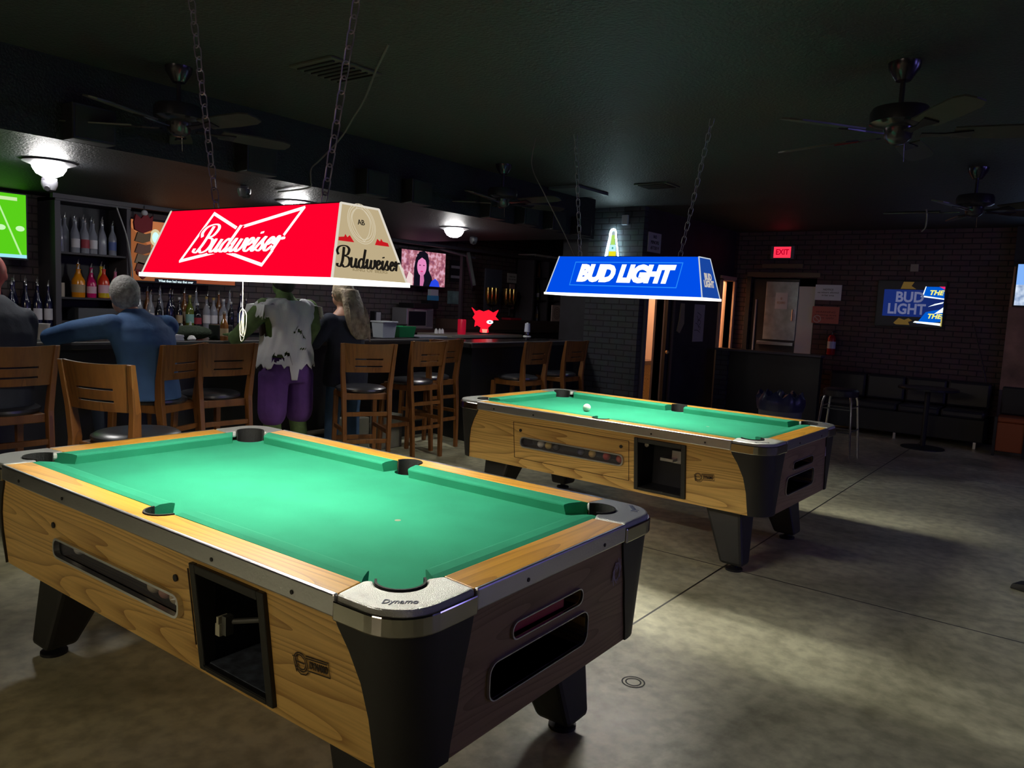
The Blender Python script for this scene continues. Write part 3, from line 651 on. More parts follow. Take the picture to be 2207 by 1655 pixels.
# unseen strip light added behind the camera to warm the near table's side
lamp3 = empty('added_strip_light', (-1.9, -4.4, CZ)); box('housing', M_white, -.75, .75, -.17, .17, -.02, 0, lamp3)
box('diffuser', emis('tube_glow_warm', (1, .84, .60), BACK_E), -.73, .73, -.15, .15, -.12, -.02, lamp3, .01); tag(lamp3, 'added long warm strip light on the ceiling, unseen far behind the viewer', 'ceiling light')

# ------------------------------------------------------------------ bar soffit lights, cameras, speakers, vents
where = {2.26: 'beside the ceiling fan at the far left', 4.24: 'just above the red lamp', 6.32: 'above the television showing a woman'}
for y, s_ in where.items():
    t = empty('dome_light', (-5.65, y, SZ))
    MB().lathe([(.001, 0), (.155, 0), (.16, -.012), (.115, -.03), (.001, -.03)], n=28).obj('base_ring', mat('lamp_base', (.3, .3, .32), .4, .6), t, smooth=True)
    MB().lathe([(.105, -.03), (.10, -.05), (.078, -.085), (.04, -.105), (.001, -.11)], n=24).obj('dome_shade', emis('dome_glow', (1, .98, .95), DOME_E), t, smooth=True)
    tag(t, 'lit white dome light under the bar ceiling, '+s_, 'ceiling light', 'dome lights over the bar')
spk = [(2.09, 'leftmost, behind the ceiling fan'), (3.19, 'second from the left'), (4.25, 'third from the left'), (4.75, 'fourth from the left'),
       (5.78, 'under the distant ceiling fan'), (6.33, 'fourth from the right end'), (6.83, 'second last before the corner'), (7.36, 'at the right end beside the corner')]
spk[5] = (6.33, 'third last before the corner')
base = None
for y, s_ in spk:
    if base is None:
        base = empty('wall_speaker'); box('speaker_box', M_black, -.0, .13, -.12, .12, -.10, .10, base, .006); box('speaker_grille', mat('grille_cloth', (.02, .02, .022), .9), .13, .134, -.105, .105, -.085, .085, base)
        tag(base, 'x', 'speaker', 'black boxes along the bar ceiling edge'); o = base
    else: o = copy_tree(base)
    place(o, (-4.748, y, 2.40), 0, 'black speaker box on the bar ceiling edge, '+s_)
def dome_cam(loc, label, rz=0):
    t = empty('security_camera', loc, rz); box('mount', M_frame, -.03, .03, -.04, .04, -.02, 0, t, .004)
    MB().lathe([(.001, 0), (.05, 0), (.05, -.025), (.035, -.06), (.001, -.075)], (0, 0, -.02), 16).obj('camera_housing', mat('grey_housing', (.07, .07, .08), .4), t, smooth=True)
    MB().tube([(0, 0, -.05), (.035, -.03, -.075)], .018, 10).obj('lens', M_black, t); tag(t, label, 'camera', 'security cameras at the bar')
dome_cam((-5.75, 2.30, SZ-.1), 'small grey dome camera at the top left corner of the bottle cabinet')
for y in (2.30,): box('camera_bracket', M_frame, -5.78, -5.72, y-.02, y+.02, SZ-.1, SZ); bpy.data.objects['camera_bracket'].parent = bpy.data.objects['security_camera']; bpy.data.objects['camera_bracket'].matrix_parent_inverse = M.Translation((-5.75, 2.30, SZ-.1)).inverted()
dome_cam((-5.3, 3.50, SZ), 'small dome camera between the two chains of the red lamp', 1)
dome_cam((-6.2, 7.3, SZ), 'small dome camera right of the dome light, above the wall sign')
def grille(name, loc, sx, sy, label, cat, m, n=7):
    t = empty(name, loc); box('frame', m, -sx/2, sx/2, -sy/2, sy/2, -.012, 0, t, .003); mb = MB()
    for i in range(n):
        y = -sy/2+.04+(sy-.08)*i/(n-1); mb.box(-sx/2+.03, sx/2-.03, y-.007, y+.007, -.02, -.012)
    mb.obj('slats', M_black, t); tag(t, label, cat); return t
grille('ceiling_vent', (-3.50, 2.88, CZ), .36, .36, 'dark ceiling vent right of the left ceiling fan', 'vent', mat('dark_vent', (.07, .07, .06), .5))
grille('ceiling_vent', (-3.62, 7.05, CZ), .36, .30, 'small ceiling vent left of the right lamp chain, far back', 'vent', MATS['dark_vent'])
pn = box('ceiling_panel', mat('grey_blue_panel', (.10, .12, .14), .5), -5.0+.27, -4.35, 6.75, 7.35, CZ-.03, CZ, bevel=.004); tag(pn, 'flat square access panel hung under the ceiling above the blue lamp', 'panel')

# ------------------------------------------------------------------ ceiling fans
def make_fan():
    t = empty('ceiling_fan')
    MB().lathe([(.001, 0), (.075, 0), (.07, -.03), (.035, -.085), (.001, -.085)], n=20).obj('canopy', mat('glossy_bronze', (.06, .055, .07), .22, .7), t, smooth=True)
    MB().tube([(0, 0, -.08), (0, 0, -.21)], .012, 8).obj('down_rod', MATS['glossy_bronze'], t)
    MB().lathe([(.001, -.20), (.05, -.20), (.125, -.215), (.135, -.235), (.135, -.285), (.11, -.30), (.07, -.31), (.06, -.36), (.03, -.385), (.001, -.385)], n=28).obj('motor_housing', MATS['glossy_bronze'], t, smooth=True)
    for k in range(5):
        rot = M.Rotation(2*pi*k/5, 4, 'Z'); tilt = rot @ M.Translation((0, 0, -.335)) @ M.Rotation(R(-12), 4, 'X')
        mb = MB(); mb.prism([(.24, -.058), (.45, -.068), (.60, -.066), (.655, -.045), (.665, 0), (.655, .045), (.60, .066), (.45, .068), (.24, .058)], -.004, .004); mb.xf(tilt)
        bl = mb.obj('blade', mat('fan_blade_brown', (.045, .042, .036), .4, var=.3), t)
        mb = MB(); mb.prism([(.10, -.02), (.2, -.012), (.32, -.035), (.32, .035), (.2, .012), (.10, .02)], -.012, -.005); mb.xf(tilt); mb.obj('blade_arm', MATS['glossy_bronze'], bl)
    MB().tube([(.03, 0, -.38), (.035, 0, -.47)], .002, 5).obj('pull_chain', M_chrome, t)
    return t
fan = make_fan()
fans = [((-4.3, 2.41, CZ), 5.0, 'dark ceiling fan at the left, above the bar stools'), ((-.86, 4.18, CZ), 18, 'dark ceiling fan nearest on the right, its blades cut by the frame edge'),
        ((-.86, 7.16, CZ), -33, 'dark ceiling fan farther back at the right edge'), ((-4.4, 5.56, CZ), -5, 'distant ceiling fan left of the blue lamp')]
for i, (l, a, lb) in enumerate(fans):
    f = fan if i == 0 else copy_tree(fan); place(f, l, R(a), lb, 'ceiling fans'); f['category'] = 'ceiling fan'
o = MB().tube(spline([(-1.18, 7.03, 2.42), (-1.20, 7.2, 2.38), (-1.27, 7.6, 2.34), (-1.38, 8.1, 2.36)], 6), .006, 6).obj('pull_cord', mat('pale_cord', (.3, .3, .27), .6), smooth=True)
o.parent = [x for x in S.objects if x.name.startswith('ceiling_fan') and abs(x.location.y-7.16) < .01 and x.parent is None][0]; o.matrix_parent_inverse = (M.Translation((-.86, 7.16, CZ)) @ M.Rotation(R(-33), 4, 'Z')).inverted()

# ------------------------------------------------------------------ bar counter and back counter
bar = empty('bar_counter', (0, 0, 0)); tag(bar, 'long black bar counter with a dark laminate top running past the stools', 'bar')
outer = [(-5.75, -2.5), (-5.75, 6.18), (-5.10, 6.05), (-5.2, 8.39)]; inner = [(-5.8, 8.39), (-5.8, 6.75), (-6.4, 6.85), (-6.4, -2.5)]
MB().prism(outer+inner, 1.025, 1.07).obj('counter_top', M_bart, bar, bevel=.008)
fo = [(-5.92, -2.5), (-5.92, 6.34), (-5.24, 6.22), (-5.34, 8.39)]; fi = [(-5.44, 8.39), (-5.34, 6.34), (-6.0, 6.45), (-6.02, -2.5)]
MB().prism(fo+fi, 0, 1.03).obj('front_panel', M_bar, bar)
MB().tube([(-5.80, -2.5, .20), (-5.80, 6.1, .20)], .022, 8).obj('foot_rail', mat('dull_rail', (.12, .10, .08), .4, .6), bar)
o = MB().prism([(-5.755, -2.5), (-5.755, 6.18), (-5.105, 6.05), (-5.205, 8.385), (-5.24, 8.385), (-5.14, 6.09), (-5.79, 6.22), (-5.79, -2.5)], 1.07, 1.082).obj('edge_lip', mat('edge_lip_grey', (.20, .19, .19), .3), bar, bevel=.003)
bc = empty('back_counter', (0, 0, 0)); tag(bc, 'dark back counter along the wall behind the bar, holding bottles', 'counter')
box('cabinet_body', M_bar, -7.98, -7.4, -2.5, 11.45, 0, 1.05, bc); box('counter_top', mat('back_counter_top', (.06, .045, .04), .35), -7.99, -7.36, -2.5, 11.46, 1.05, 1.09, bc, .004)
box('raised_shelf', mat('dark_brown_board', (.11, .07, .06), .5), -7.95, -7.5, 8.55, 11.4, 1.09, 1.24, bc, .004)
# cooler island inside the bar
ck = empty('bottle_cooler', (-6.85, 8.1, 0)); tag(ck, 'black under-counter cooler with a beige top strip inside the bar', 'cooler')
box('cooler_body', M_bar, -.3, .3, -.75, .75, 0, 1.03, ck, .01); box('cooler_top', mat('beige_strip', (.30, .27, .23), .5), -.3, .32, -.76, .76, 1.03, 1.07, ck, .005)

# ------------------------------------------------------------------ bar stools
def make_stool():
    t = empty('bar_stool')      # faces +x; the back stands at x = -.22
    W = .225
    for sy in (-1, 1):
        mb = MB()
        path = [(-.255, .80*W, 0), (-.235, .84*W, .45), (-.205, .86*W, .72), (-.215, .92*W, .88), (-.255, .99*W, 1.12)]
        rings = []
        for (x, y, z), (a, b) in zip(path, ((.018, .017), (.024, .017), (.029, .018), (.024, .017), (.014, .016))):
            rings.append([V((x+dx*a, (y+dy*b)*sy, z)) for dx, dy in ((-1, -1), (1, -1), (1, 1), (-1, 1))])
        mb.ring_loft(rings).obj('leg', M_stool, t, bevel=.004)
        mb = MB(); mb.hexa([V((.20, sy*.165, 0)), V((.235, sy*.165, 0)), V((.235, sy*.20, 0)), V((.20, sy*.20, 0))], [V((.17, sy*.15, .68)), V((.215, sy*.15, .68)), V((.215, sy*.19, .68)), V((.17, sy*.19, .68))])
        mb.obj('leg', M_stool, t, bevel=.004)
    # curved backrest board with its two slots
    mb = MB(); n = 14; zs = [.88, .925, .937, .985, .997, 1.115]; cols = []
    yv = [-.205+.41*i/n for i in range(n+1)]
    X = lambda y, z: -.222-(z-.88)*.15-.035*(1-(y/.21)**2)
    for th in (0, .016): cols.append([[mb.bm.verts.new((X(y, z)+th, y*(.97+(z-.88)*.28), z+(.006*(abs(y)/.2)**2 if z > 1.1 else 0))) for y in yv] for z in zs])
    for k in range(len(zs)-1):
        for i in range(n):
            slot = k in (1, 3) and 3 <= i <= 10
            if slot: continue
            for a, fl in ((0, False), (1, True)):
                q = [cols[a][k][i], cols[a][k][i+1], cols[a][k+1][i+1], cols[a][k+1][i]]; mb.face(q[::-1] if fl else q)
    edges = [e for e in mb.bm.edges if e.is_boundary]
    A = {v: cols[1][k][i] for k in range(len(zs)) for i, v in enumerate(cols[0][k])}
    for e in edges:
        if e.verts[0] in A and e.verts[1] in A: mb.face([e.verts[0], e.verts[1], A[e.verts[1]], A[e.verts[0]]])
    mb.obj('backrest', M_stool, t, smooth=False)
    # seat
    mb = MB(); prof = [(-.215, .17), (.0, .19), (.20, .20)]
    P = [(-.20, -.175), (.16, -.195), (.215, -.14), (.215, .14), (.16, .195), (-.20, .175)]
    mb.prism(P, .645, .70).obj('seat_frame', M_stool, t, bevel=.006)
    mb = MB(); rings = []
    for z, k in ((.70, .97), (.715, 1.04), (.73, 1.03), (.742, .93), (.749, .7), (.751, .3)):
        rings.append([V((.0+.215*k*cos(2*pi*i/28)*(1), .205*k*sin(2*pi*i/28), z)) for i in range(28)])
    mb.ring_loft(rings).obj('seat_cushion', M_vinyl, t, smooth=True)
    for z, x0 in ((.53, -.23), (.30, -.24)):
        MB().box(x0-.01, x0+.012, -.175, .175, z-.018, z+.018).obj('rung', M_stool, t, bevel=.003)
    MB().box(.19, .215, -.165, .165, .24, .28).obj('rung', M_stool, t, bevel=.003)
    for sy in (-1, 1):
        MB().box(-.235, .205, sy*.175-.011, sy*.175+.011, .36, .395).obj('rung', M_stool, t, bevel=.003)
    return t
st = make_stool(); st['category'] = 'bar stool'
stools = [((-5.0, 1.80), 180, 'wooden slot-back bar stool at the left frame edge under the person in a dark jacket'), ((-3.88, 1.76), 108, 'wooden bar stool turned sideways directly behind the foreground pool table'),
          ((-4.98, 2.83), 203, 'angled wooden bar stool the man in the blue shirt sits on'), ((-5.0, 3.18), 178, 'empty wooden bar stool between the blue shirt and the ragged white top'),
          ((-4.75, 4.32), 152, 'empty wooden bar stool in front of the person with long blond hair'), ((-4.95, 5.25), 178, 'tall empty wooden bar stool between the two pool tables, the nearer of a close pair'),
          ((-5.18, 5.74), 178, 'wooden bar stool half hidden behind the tall stool between the tables'), ((-4.66, 6.60), 180, 'dark wooden bar stool left of the last one by the brick wall'), ((-4.70, 7.42), 180, 'last wooden bar stool by the dark brick wall, right of the black bar')]
SO = []
for i, ((x, y), a, lb) in enumerate(stools):
    o = st if i == 0 else copy_tree(st); a_ = R(a)
    # (x, y) is the middle of the back; the stool's origin lies .24 m in front of it
    place(o, (x+.24*cos(a_), y+.24*sin(a_), 0), a_, lb, 'wooden bar stools'); o['category'] = 'bar stool'; SO.append(o)

# ------------------------------------------------------------------ bottle cabinet and bottles
cb_ = empty('bottle_cabinet', (0, 0, 0)); tag(cb_, 'tall open grey-framed bottle cabinet standing on the back counter at left', 'shelf')
y0, y1, xf_, xb = 3.10, 3.76, -7.62, -7.97
m = MB(); m.box(xf_-.03, xf_+.02, y0-.02, y0+.05, 1.09, 2.29).box(xf_-.03, xf_+.02, y1-.04, y1+.02, 1.09, 2.29); 
box('side_panel', M_frame, xb, xf_+.02, y0-.02, y0+.03, 1.09, 2.28, cb_, .003); box('side_panel', M_frame, xb, xf_+.02, y1-.03, y1+.01, 1.09, 2.28, cb_, .003)
box('back_panel', M_black, xb-.02, xb, y0, y1, 1.09, 2.28, cb_); box('top_board', M_frame, xb, xf_+.03, y0-.02, y1+.01, 2.24, 2.28, cb_, .003)
for z in (1.15, 1.37, 1.785): box('shelf_board', mat('dark_shelf', (.03, .027, .032), .5), xb, xf_, y0+.03, y1-.03, z-.02, z, cb_, .002)
m.bm.free()
o = box('shelf_box', mat('grey_box', (.09, .095, .11), .5), -7.9, -7.66, 3.30, 3.68, 1.15, 1.27, bevel=.006); tag(o, 'long grey box on the lowest shelf of the bottle cabinet', 'box')
tm = box('trim_7', M_frame, -7.62, -7.56, 3.05, 11.4, 2.26, 2.30); tag(tm, kind='structure')
o = MB().tube(spline([(-7.57, 3.62, 2.24), (-7.57, 3.72, 1.95), (-7.56, 3.765, 1.6), (-7.56, 3.765, 1.12)], 6), .007, 6).obj('white_cable', mat('white_cable', (.45, .45, .44), .5), smooth=True); tag(o, 'pale cable hanging down the right side of the bottle cabinet', 'cable')
GL = {'clear': mat('clear_glass_grey', (.42, .44, .52), .08, spec=1, alpha=.62), 'dark': mat('dark_glass', (.012, .012, .02), .1, spec=.9), 'navy': mat('navy_glass', (.01, .012, .05), .12, spec=.9), 'amber': mat('amber_glass', (.22, .08, .02), .1, spec=.9),
      'green': mat('green_glass', (.12, .16, .02), .1, spec=.9), 'orange': mat('orange_syrup', (.85, .30, .01), .2), 'magenta': mat('magenta_syrup', (.62, .01, .16), .2), 'redyel': mat('red_syrup', (.75, .05, .02), .2), 'pink': mat('pink_syrup', (.62, .16, .30), .2), 'purple': mat('purple_glass', (.12, .03, .2), .15), 'yellow': mat('yellow_syrup', (.75, .55, .02), .2)}
LB = {'white': mat('white_label', (.72, .70, .75), .5), 'red': mat('red_label', (.35, .03, .05), .5), 'pinkl': mat('pink_label', (.8, .5, .6), .5), 'tan': mat('tan_label', (.45, .33, .2), .5), 'teal': mat('teal_label', (.25, .5, .45), .5), 'blue': mat('blue_label', (.1, .15, .4), .5), 'none': None}
CP = {'steel': mat('steel_pourer', (.7, .7, .72), .25, .8), 'blk': M_black, 'gold': mat('gold_cap', (.5, .36, .12), .35, .6), 'wht': M_white}
BPROTO = {}
def bottle(loc, h, r, glass, lab, capk, label, group, spout=True, name='bottle', neck=.62):
    key = (round(h, 3), round(r, 3), glass, lab, capk, spout, neck)
    if key not in BPROTO:
        b = MB().lathe([(.001, 0), (r*.95, 0), (r, .008), (r, h*neck*.86), (r*.82, h*neck), (r*.42, h*(neck+.12)), (r*.34, h*(neck+.16)), (r*.34, h*.9), (r*.4, h*.905), (r*.4, h*.93), (.001, h*.93)], n=14).obj(name, GL[glass], smooth=True)
        if lab != 'none': MB().lathe([(r*1.015, h*.16), (r*1.015, h*.42)], n=14, cap=False).obj('label_band', LB[lab], b, smooth=True)
        if spout: MB().tube([(0, 0, h*.92), (0, 0, h*.97), (.008, 0, h*1.03), (.018, 0, h*1.07)], [.012, .008, .005, .004], 8).obj('pourer', CP[capk], b, smooth=True)
        else: MB().lathe([(r*.4, h*.90), (r*.4, h*1.0), (.001, h)], n=10).obj('cap', CP[capk], b, smooth=True)
        BPROTO[key] = b; b.location = loc
    else: b = copy_tree(BPROTO[key]); b.location = loc; b.name = name
    tag(b, label, 'bottle', group); return b
G1 = 'clear spirit bottles on the upper cabinet shelf'
nth = ['first', 'second', 'third', 'fourth', 'fifth', 'sixth', 'seventh', 'eighth', 'ninth', 'tenth', 'eleventh', 'twelfth', 'thirteenth']
for i, (y, lab) in enumerate(((3.30, 'white'), (3.385, 'red'), (3.46, 'white'), (3.545, 'none'), (3.64, 'blue'))):
    bottle((-7.70, y, 1.785), .31, .036, 'clear', lab, 'steel', 'clear bottle with %s label, %s from left in front on the upper cabinet shelf' % ({'white': 'a white', 'red': 'a red', 'none': 'no', 'blue': 'a blue'}[lab], nth[i]), G1)
for i, y in enumerate((3.26, 3.345, 3.425, 3.50, 3.60)):
    bottle((-7.83, y, 1.785), .35, .036, 'clear', 'none', 'steel', 'taller clear bottle, %s from left at the back of the upper cabinet shelf' % nth[i], G1)
for i, y in enumerate((3.155, 3.20)): bottle((-7.78, y, 1.785), .30+.03*i, .03, 'clear', 'none', 'steel', ('leftmost' if i == 0 else 'second leftmost')+' small clear bottle in the corner of the upper cabinet shelf', G1)
G2 = 'bright bottles on the middle cabinet shelf'
for y, x, h, r, g, lb, lab, k in ((3.32, -7.70, .285, .058, 'orange', 'orange plump bottle with metal pourer on the middle cabinet shelf', 'tan', 'wht'), (3.375, -7.83, .34, .04, 'orange', 'tall orange bottle behind the plump orange one on the middle shelf', 'none', 'steel'),
    (3.44, -7.70, .255, .042, 'magenta', 'magenta bottle second from left on the middle cabinet shelf', 'pinkl', 'wht'), (3.50, -7.84, .31, .04, 'magenta', 'magenta bottle in the back row of the middle cabinet shelf', 'none', 'steel'),
    (3.555, -7.70, .30, .05, 'redyel', 'red and yellow bottle with pink label on the middle cabinet shelf', 'pinkl', 'steel'), (3.59, -7.83, .33, .038, 'yellow', 'yellow bottle peeking out behind the red one on the middle cabinet shelf', 'none', 'steel'), (3.665, -7.70, .28, .040, 'pink', 'pink bottle at the right end of the middle cabinet shelf', 'pinkl', 'steel')):
    b = bottle((x, y, 1.37), h, r, g, lab, k, lb, G2)
    if g == 'redyel': MB().lathe([(r*1.01, .004), (r*1.01, h*.22)], n=14, cap=False).obj('yellow_base', GL['yellow'], b, smooth=True)
o = box('carton', mat('cream_carton', (.45, .38, .3), .5), -7.72, -7.68, 3.155, 3.19, 1.37, 1.50); tag(o, 'narrow cream carton at the left end of the middle cabinet shelf', 'carton')
G3 = 'dark bottles left of the cabinet'
for i, (y, x) in enumerate(((2.74, -7.66), (2.80, -7.78), (2.855, -7.66), (2.90, -7.80), (2.95, -7.66), (3.0, -7.80), (3.04, -7.66), (2.68, -7.76), (2.62, -7.66))):
    bottle((x, y, 1.09), .40+.03*(i % 2), .036, 'navy', ('white', 'none', 'white', 'red')[i % 4], 'steel', 'dark blue bottle left of the bottle cabinet, %s' % ('fourth from it in the front row', 'third from it in the back row', 'third from it in the front row', 'second from it in the back row', 'second from it in the front row', 'nearest to it in the back row', 'nearest to it in the front row', 'farthest from it in the back row', 'farthest from it in the front row')[i], G3)
G4 = 'bottles under the big television'
row = [(3.85, .40, .034, 'clear', 'none', 'steel'), (3.95, .38, .036, 'clear', 'white', 'steel'), (4.05, .33, .036, 'dark', 'blue', 'steel'), (4.15, .40, .036, 'navy', 'none', 'steel'), (4.27, .34, .033, 'dark', 'tan', 'wht'), (4.37, .37, .042, 'green', 'teal', 'gold'),
       (4.47, .28, .045, 'dark', 'red', 'wht'), (4.56, .36, .038, 'clear', 'white', 'gold'), (4.66, .35, .042, 'clear', 'white', 'gold'), (4.76, .34, .045, 'clear', 'white', 'wht'), (4.87, .31, .035, 'dark', 'none', 'wht'), (4.97, .42, .034, 'navy', 'blue', 'steel'), (5.06, .36, .036, 'dark', 'red', 'steel')]
dn = {'clear': 'clear', 'dark': 'black', 'navy': 'dark blue', 'green': 'green gold-capped'}
for i, (y, h, r, g, lab, k) in enumerate(row): bottle((-7.60+.03*(i % 2), y, 1.09), h*.93, r, g, lab, k, '%s bottle, %s from left in the front row below the orange television' % (dn[g], nth[i]), G4, spout=k == 'steel')
for i in range(9): bottle((-7.80, 3.9+.135*i, 1.09), .37+.02*(i % 3), .035, ('dark', 'amber', 'clear')[i % 3], ('none', 'tan', 'white')[i % 3], 'steel', '%s bottle, %s from left in the back row below the orange television' % (('black', 'amber', 'clear')[i % 3], nth[i]), G4)
G5 = 'speed rail bottles behind the bar'
for i, y in enumerate((3.30, 3.39, 3.58, 3.66)):
    b = bottle((-6.33, y, 1.07), .115+.02*(i % 2), .022, 'dark', 'none', 'wht', 'black shaker with white cone top, %s from left behind the napkin stack' % nth[i], G5, spout=False, neck=.5, name='shaker')
    MB().lathe([(.017, .07), (.008, .12+.02*(i % 2)), (.001, .125+.02*(i % 2))], n=12).obj('cone_top', M_white, b, smooth=True); b['category'] = 'shaker'
b = bottle((-5.95, 3.75, 1.07), .25, .034, 'amber', 'tan', 'steel', 'amber beer bottle with tan label on the bar left of the ragged white top', 'single bar bottle', spout=False); del b['group']
# right-hand bottle shelf
rs = empty('bottle_shelf', (0, 0, 0)); tag(rs, 'grey-framed bottle shelf on the far end of the back counter', 'shelf')
for a in (11.0, 11.42): box('side_panel', M_frame, -7.95, -7.6, a-.02, a+.02, 1.24, 2.34, rs, .003)
box('side_panel', M_frame, -7.95, -7.6, 10.55, 10.60, 1.24, 2.34, rs, .003); box('top_board', mat('pale_frame', (.6, .58, .58), .5), -7.95, -7.58, 10.55, 11.44, 2.32, 2.36, rs, .003)
box('back_panel', M_black, -7.99, -7.95, 10.55, 11.44, 1.24, 2.34, rs)
for z in (1.60, 1.98): box('shelf_board', MATS['dark_shelf'], -7.95, -7.62, 10.58, 11.42, z-.02, z, rs)
for r_, z in enumerate((1.24, 1.60, 1.98)):
    for i in range(5): bottle((-7.72-.06*(i % 2), 10.68+.085*i, z), .27, .034, ('clear', 'dark', 'clear', 'green', 'amber')[(i+r_) % 5], ('white', 'none', 'tan')[(i+r_) % 3], 'steel', 'small bottle, %s from left on the %s shelf right of the gold cups' % (nth[i], ('bottom', 'middle', 'top')[r_]), 'bottles on the far right shelf')

# ------------------------------------------------------------------ televisions
def tv(name, loc, w, h, nrm, label, draw, tilt=0):
    """screen in local xz plane facing -y; nrm = z rotation"""
    t = empty(name, loc, nrm)
    box('tv_frame', M_black, -w/2-.015, w/2+.015, 0, .045, -h/2-.018, h/2+.015, t, .004)
    draw(t, w, h); box('wall_mount', M_black, -.1, .1, .045, .12, -.1, .1, t)
    tag(t, label, 'television'); return t
def scr(t, m, x0, x1, z0, z1, k=0, nm='screen_patch'):
    return box(nm, m, x0, x1, -.001-.0007*k-.0004, -.001-.0007*k, z0, z1, t)
def poly(t, m, P, k, nm):
    return MB().prism(P, -.001-.0007*k-.0004, -.001-.0007*k, lambda x, y, z: (x, z, y)).obj(nm, m, t)
def ell(cx, cz, rx, rz, n=24, a=0): return [(cx+rx*cos(2*pi*i/n+a), cz+rz*sin(2*pi*i/n+a)) for i in range(n)]
def emis_noise(name, c1, c2, scale, s=1.0, c3=None):
    m = bpy.data.materials.new(name); m.use_nodes = True; nt = m.node_tree; nt.nodes.remove(nt.nodes['Principled BSDF'])
    tc = nt.nodes.new('ShaderNodeTexCoord'); n = nt.nodes.new('ShaderNodeTexNoise'); n.inputs['Scale'].default_value = scale; n.inputs['Detail'].default_value = 3
    r = nt.nodes.new('ShaderNodeValToRGB'); r.color_ramp.elements[0].position = .38; r.color_ramp.elements[1].position = .62
    r.color_ramp.elements[0].color = (*c1, 1); r.color_ramp.elements[1].color = (*c2, 1)
    if c3: e3 = r.color_ramp.elements.new(.5); e3.color = (*c3, 1)
    e = nt.nodes.new('ShaderNodeEmission'); e.inputs[1].default_value = s
    nt.links.new(tc.outputs['Object'], n.inputs[0]); nt.links.new(n.outputs['Fac'], r.inputs[0]); nt.links.new(r.outputs[0], e.inputs[0]); nt.links.new(e.outputs[0], nt.nodes['Material Output'].inputs[0]); return m
def d_green(t, w, h):
    scr(t, emis('pitch_green', (.10, .62, .01), 1), -w/2, w/2, -h/2, h/2, 0, 'screen')
    poly(t, emis('line_white', (.5, .9, .35), 1), [(.455, -h/2+.03), (.472, -h/2+.03), (.262, h/2), (.248, h/2)], 1, 'pitch_line')
    for x in (.31, .46): poly(t, emis('num_white', (.6, .95, .5), 1), ell(x, -.02, .036, .024), 1, 'pitch_number')
    scr(t, emis('ticker', (.35, .8, .9), 1), .0, w/2, -h/2, -h/2+.03, 2, 'ticker_bar'); scr(t, emis('logo_pale', (.6, .85, .4), 1), .28, .44, h/2-.06, h/2-.03, 2, 'score_box')
tv('television', (-7.72, 2.38, 1.98), 1.02, .56, R(90), 'television showing a bright green playing field at the left frame edge', d_green)
def d_orange(t, w, h):
    scr(t, emis_noise('orange_picture', (.50, .17, .06), (.62, .25, .10), 2.2, .95, (.45, .14, .06)), -w/2, w/2, -h/2, h/2, 0, 'screen')
    poly(t, emis('lamp_spot_halo', (.7, .6, .35), 1), ell(-.33, .14, .06, .085), 1, 'bright_spot'); poly(t, emis('lamp_spot', (.55, .95, .9), 1.2), ell(-.33, .14, .035, .055), 2, 'bright_spot')
    poly(t, emis('shadow_brown', (.28, .09, .03), 1), [(-w/2, -h/2), (-.30, -h/2), (-.22, -.05), (-.40, .05), (-w/2, .22)], 1, 'picture_shadow')
    scr(t, emis('screen_strip_dark', (.28, .07, .03), 1), -w/2, w/2, -h/2, -h/2+.06, 1, 'lower_strip')
    scr(t, emis('caption_back', (.01, .01, .015), 1), -.34, .12, -h/2-.015, -h/2+.030, 2, 'caption_box')
    text('What then had was that over', .035, emis('caption_white', (.75, .95, 1), 1.1), frame_mtx((-.11, -.0035, -h/2+.006), (1, 0, 0), (0, 0, 1)), t, 'caption', offset=.0006, width=.38)
tv('television', (-7.70, 4.40, 1.86), 1.16, .60, R(90), 'large television showing an orange picture with captions behind the red lamp', d_orange)
def d_woman(t, w, h):
    scr(t, emis_noise('autumn_picture', (.28, .08, .14), (.75, .42, .55), 14, .95, (.50, .18, .22)), -w/2, w/2, -h/2, h/2, 0, 'screen')
    poly(t, emis('hair_black', (.006, .005, .012), 1), [(-.20, -h/2), (-.20, .0), (-.17, .14), (-.10, .235), (0, .25), (.07, .21), (.10, .12), (.10, -.02), (.17, -.12), (.19, -h/2)], 1, 'picture_hair')
    poly(t, emis('face_pink', (.80, .25, .52), 1), ell(-.045, .03, .095, .135), 2, 'picture_face'); poly(t, emis('neck_pink', (.6, .18, .38), 1), [(-.075, -h/2), (-.075, -.05), (-.01, -.05), (.01, -.17), (-.01, -h/2)], 2, 'picture_neck')
    poly(t, emis('fringe', (.006, .005, .012), 1), [(-.15, .04), (-.15, .2), (.06, .2), (.065, .02), (.03, .12), (-.05, .155), (-.12, .11)], 3, 'picture_fringe')
    for x in (-.085, -.005): poly(t, emis('eye_dark', (.08, .01, .05), 1), ell(x, .045, .018, .007), 3, 'picture_eye')
    poly(t, emis('lips', (.7, .04, .2), 1), ell(-.045, -.04, .028, .009), 3, 'picture_lips')
    poly(t, emis('shirt_blue', (.02, .06, .75), 1), [(.12, -h/2), (.16, -.17), (.24, -.13), (.31, -.17), (.34, -h/2)], 2, 'picture_shirt')
    poly(t, emis('white_part', (.85, .65, .65), 1), [(-w/2, -.12), (-.42, .0), (-.36, -.2), (-.3, -.05), (-.22, -.1), (-.22, -h/2), (-w/2, -h/2)], 1, 'picture_light')
tv('television', (-7.72, 8.02, 1.945), .90, .49, R(90), 'television showing a smiling woman with black hair above the microwave', d_woman)
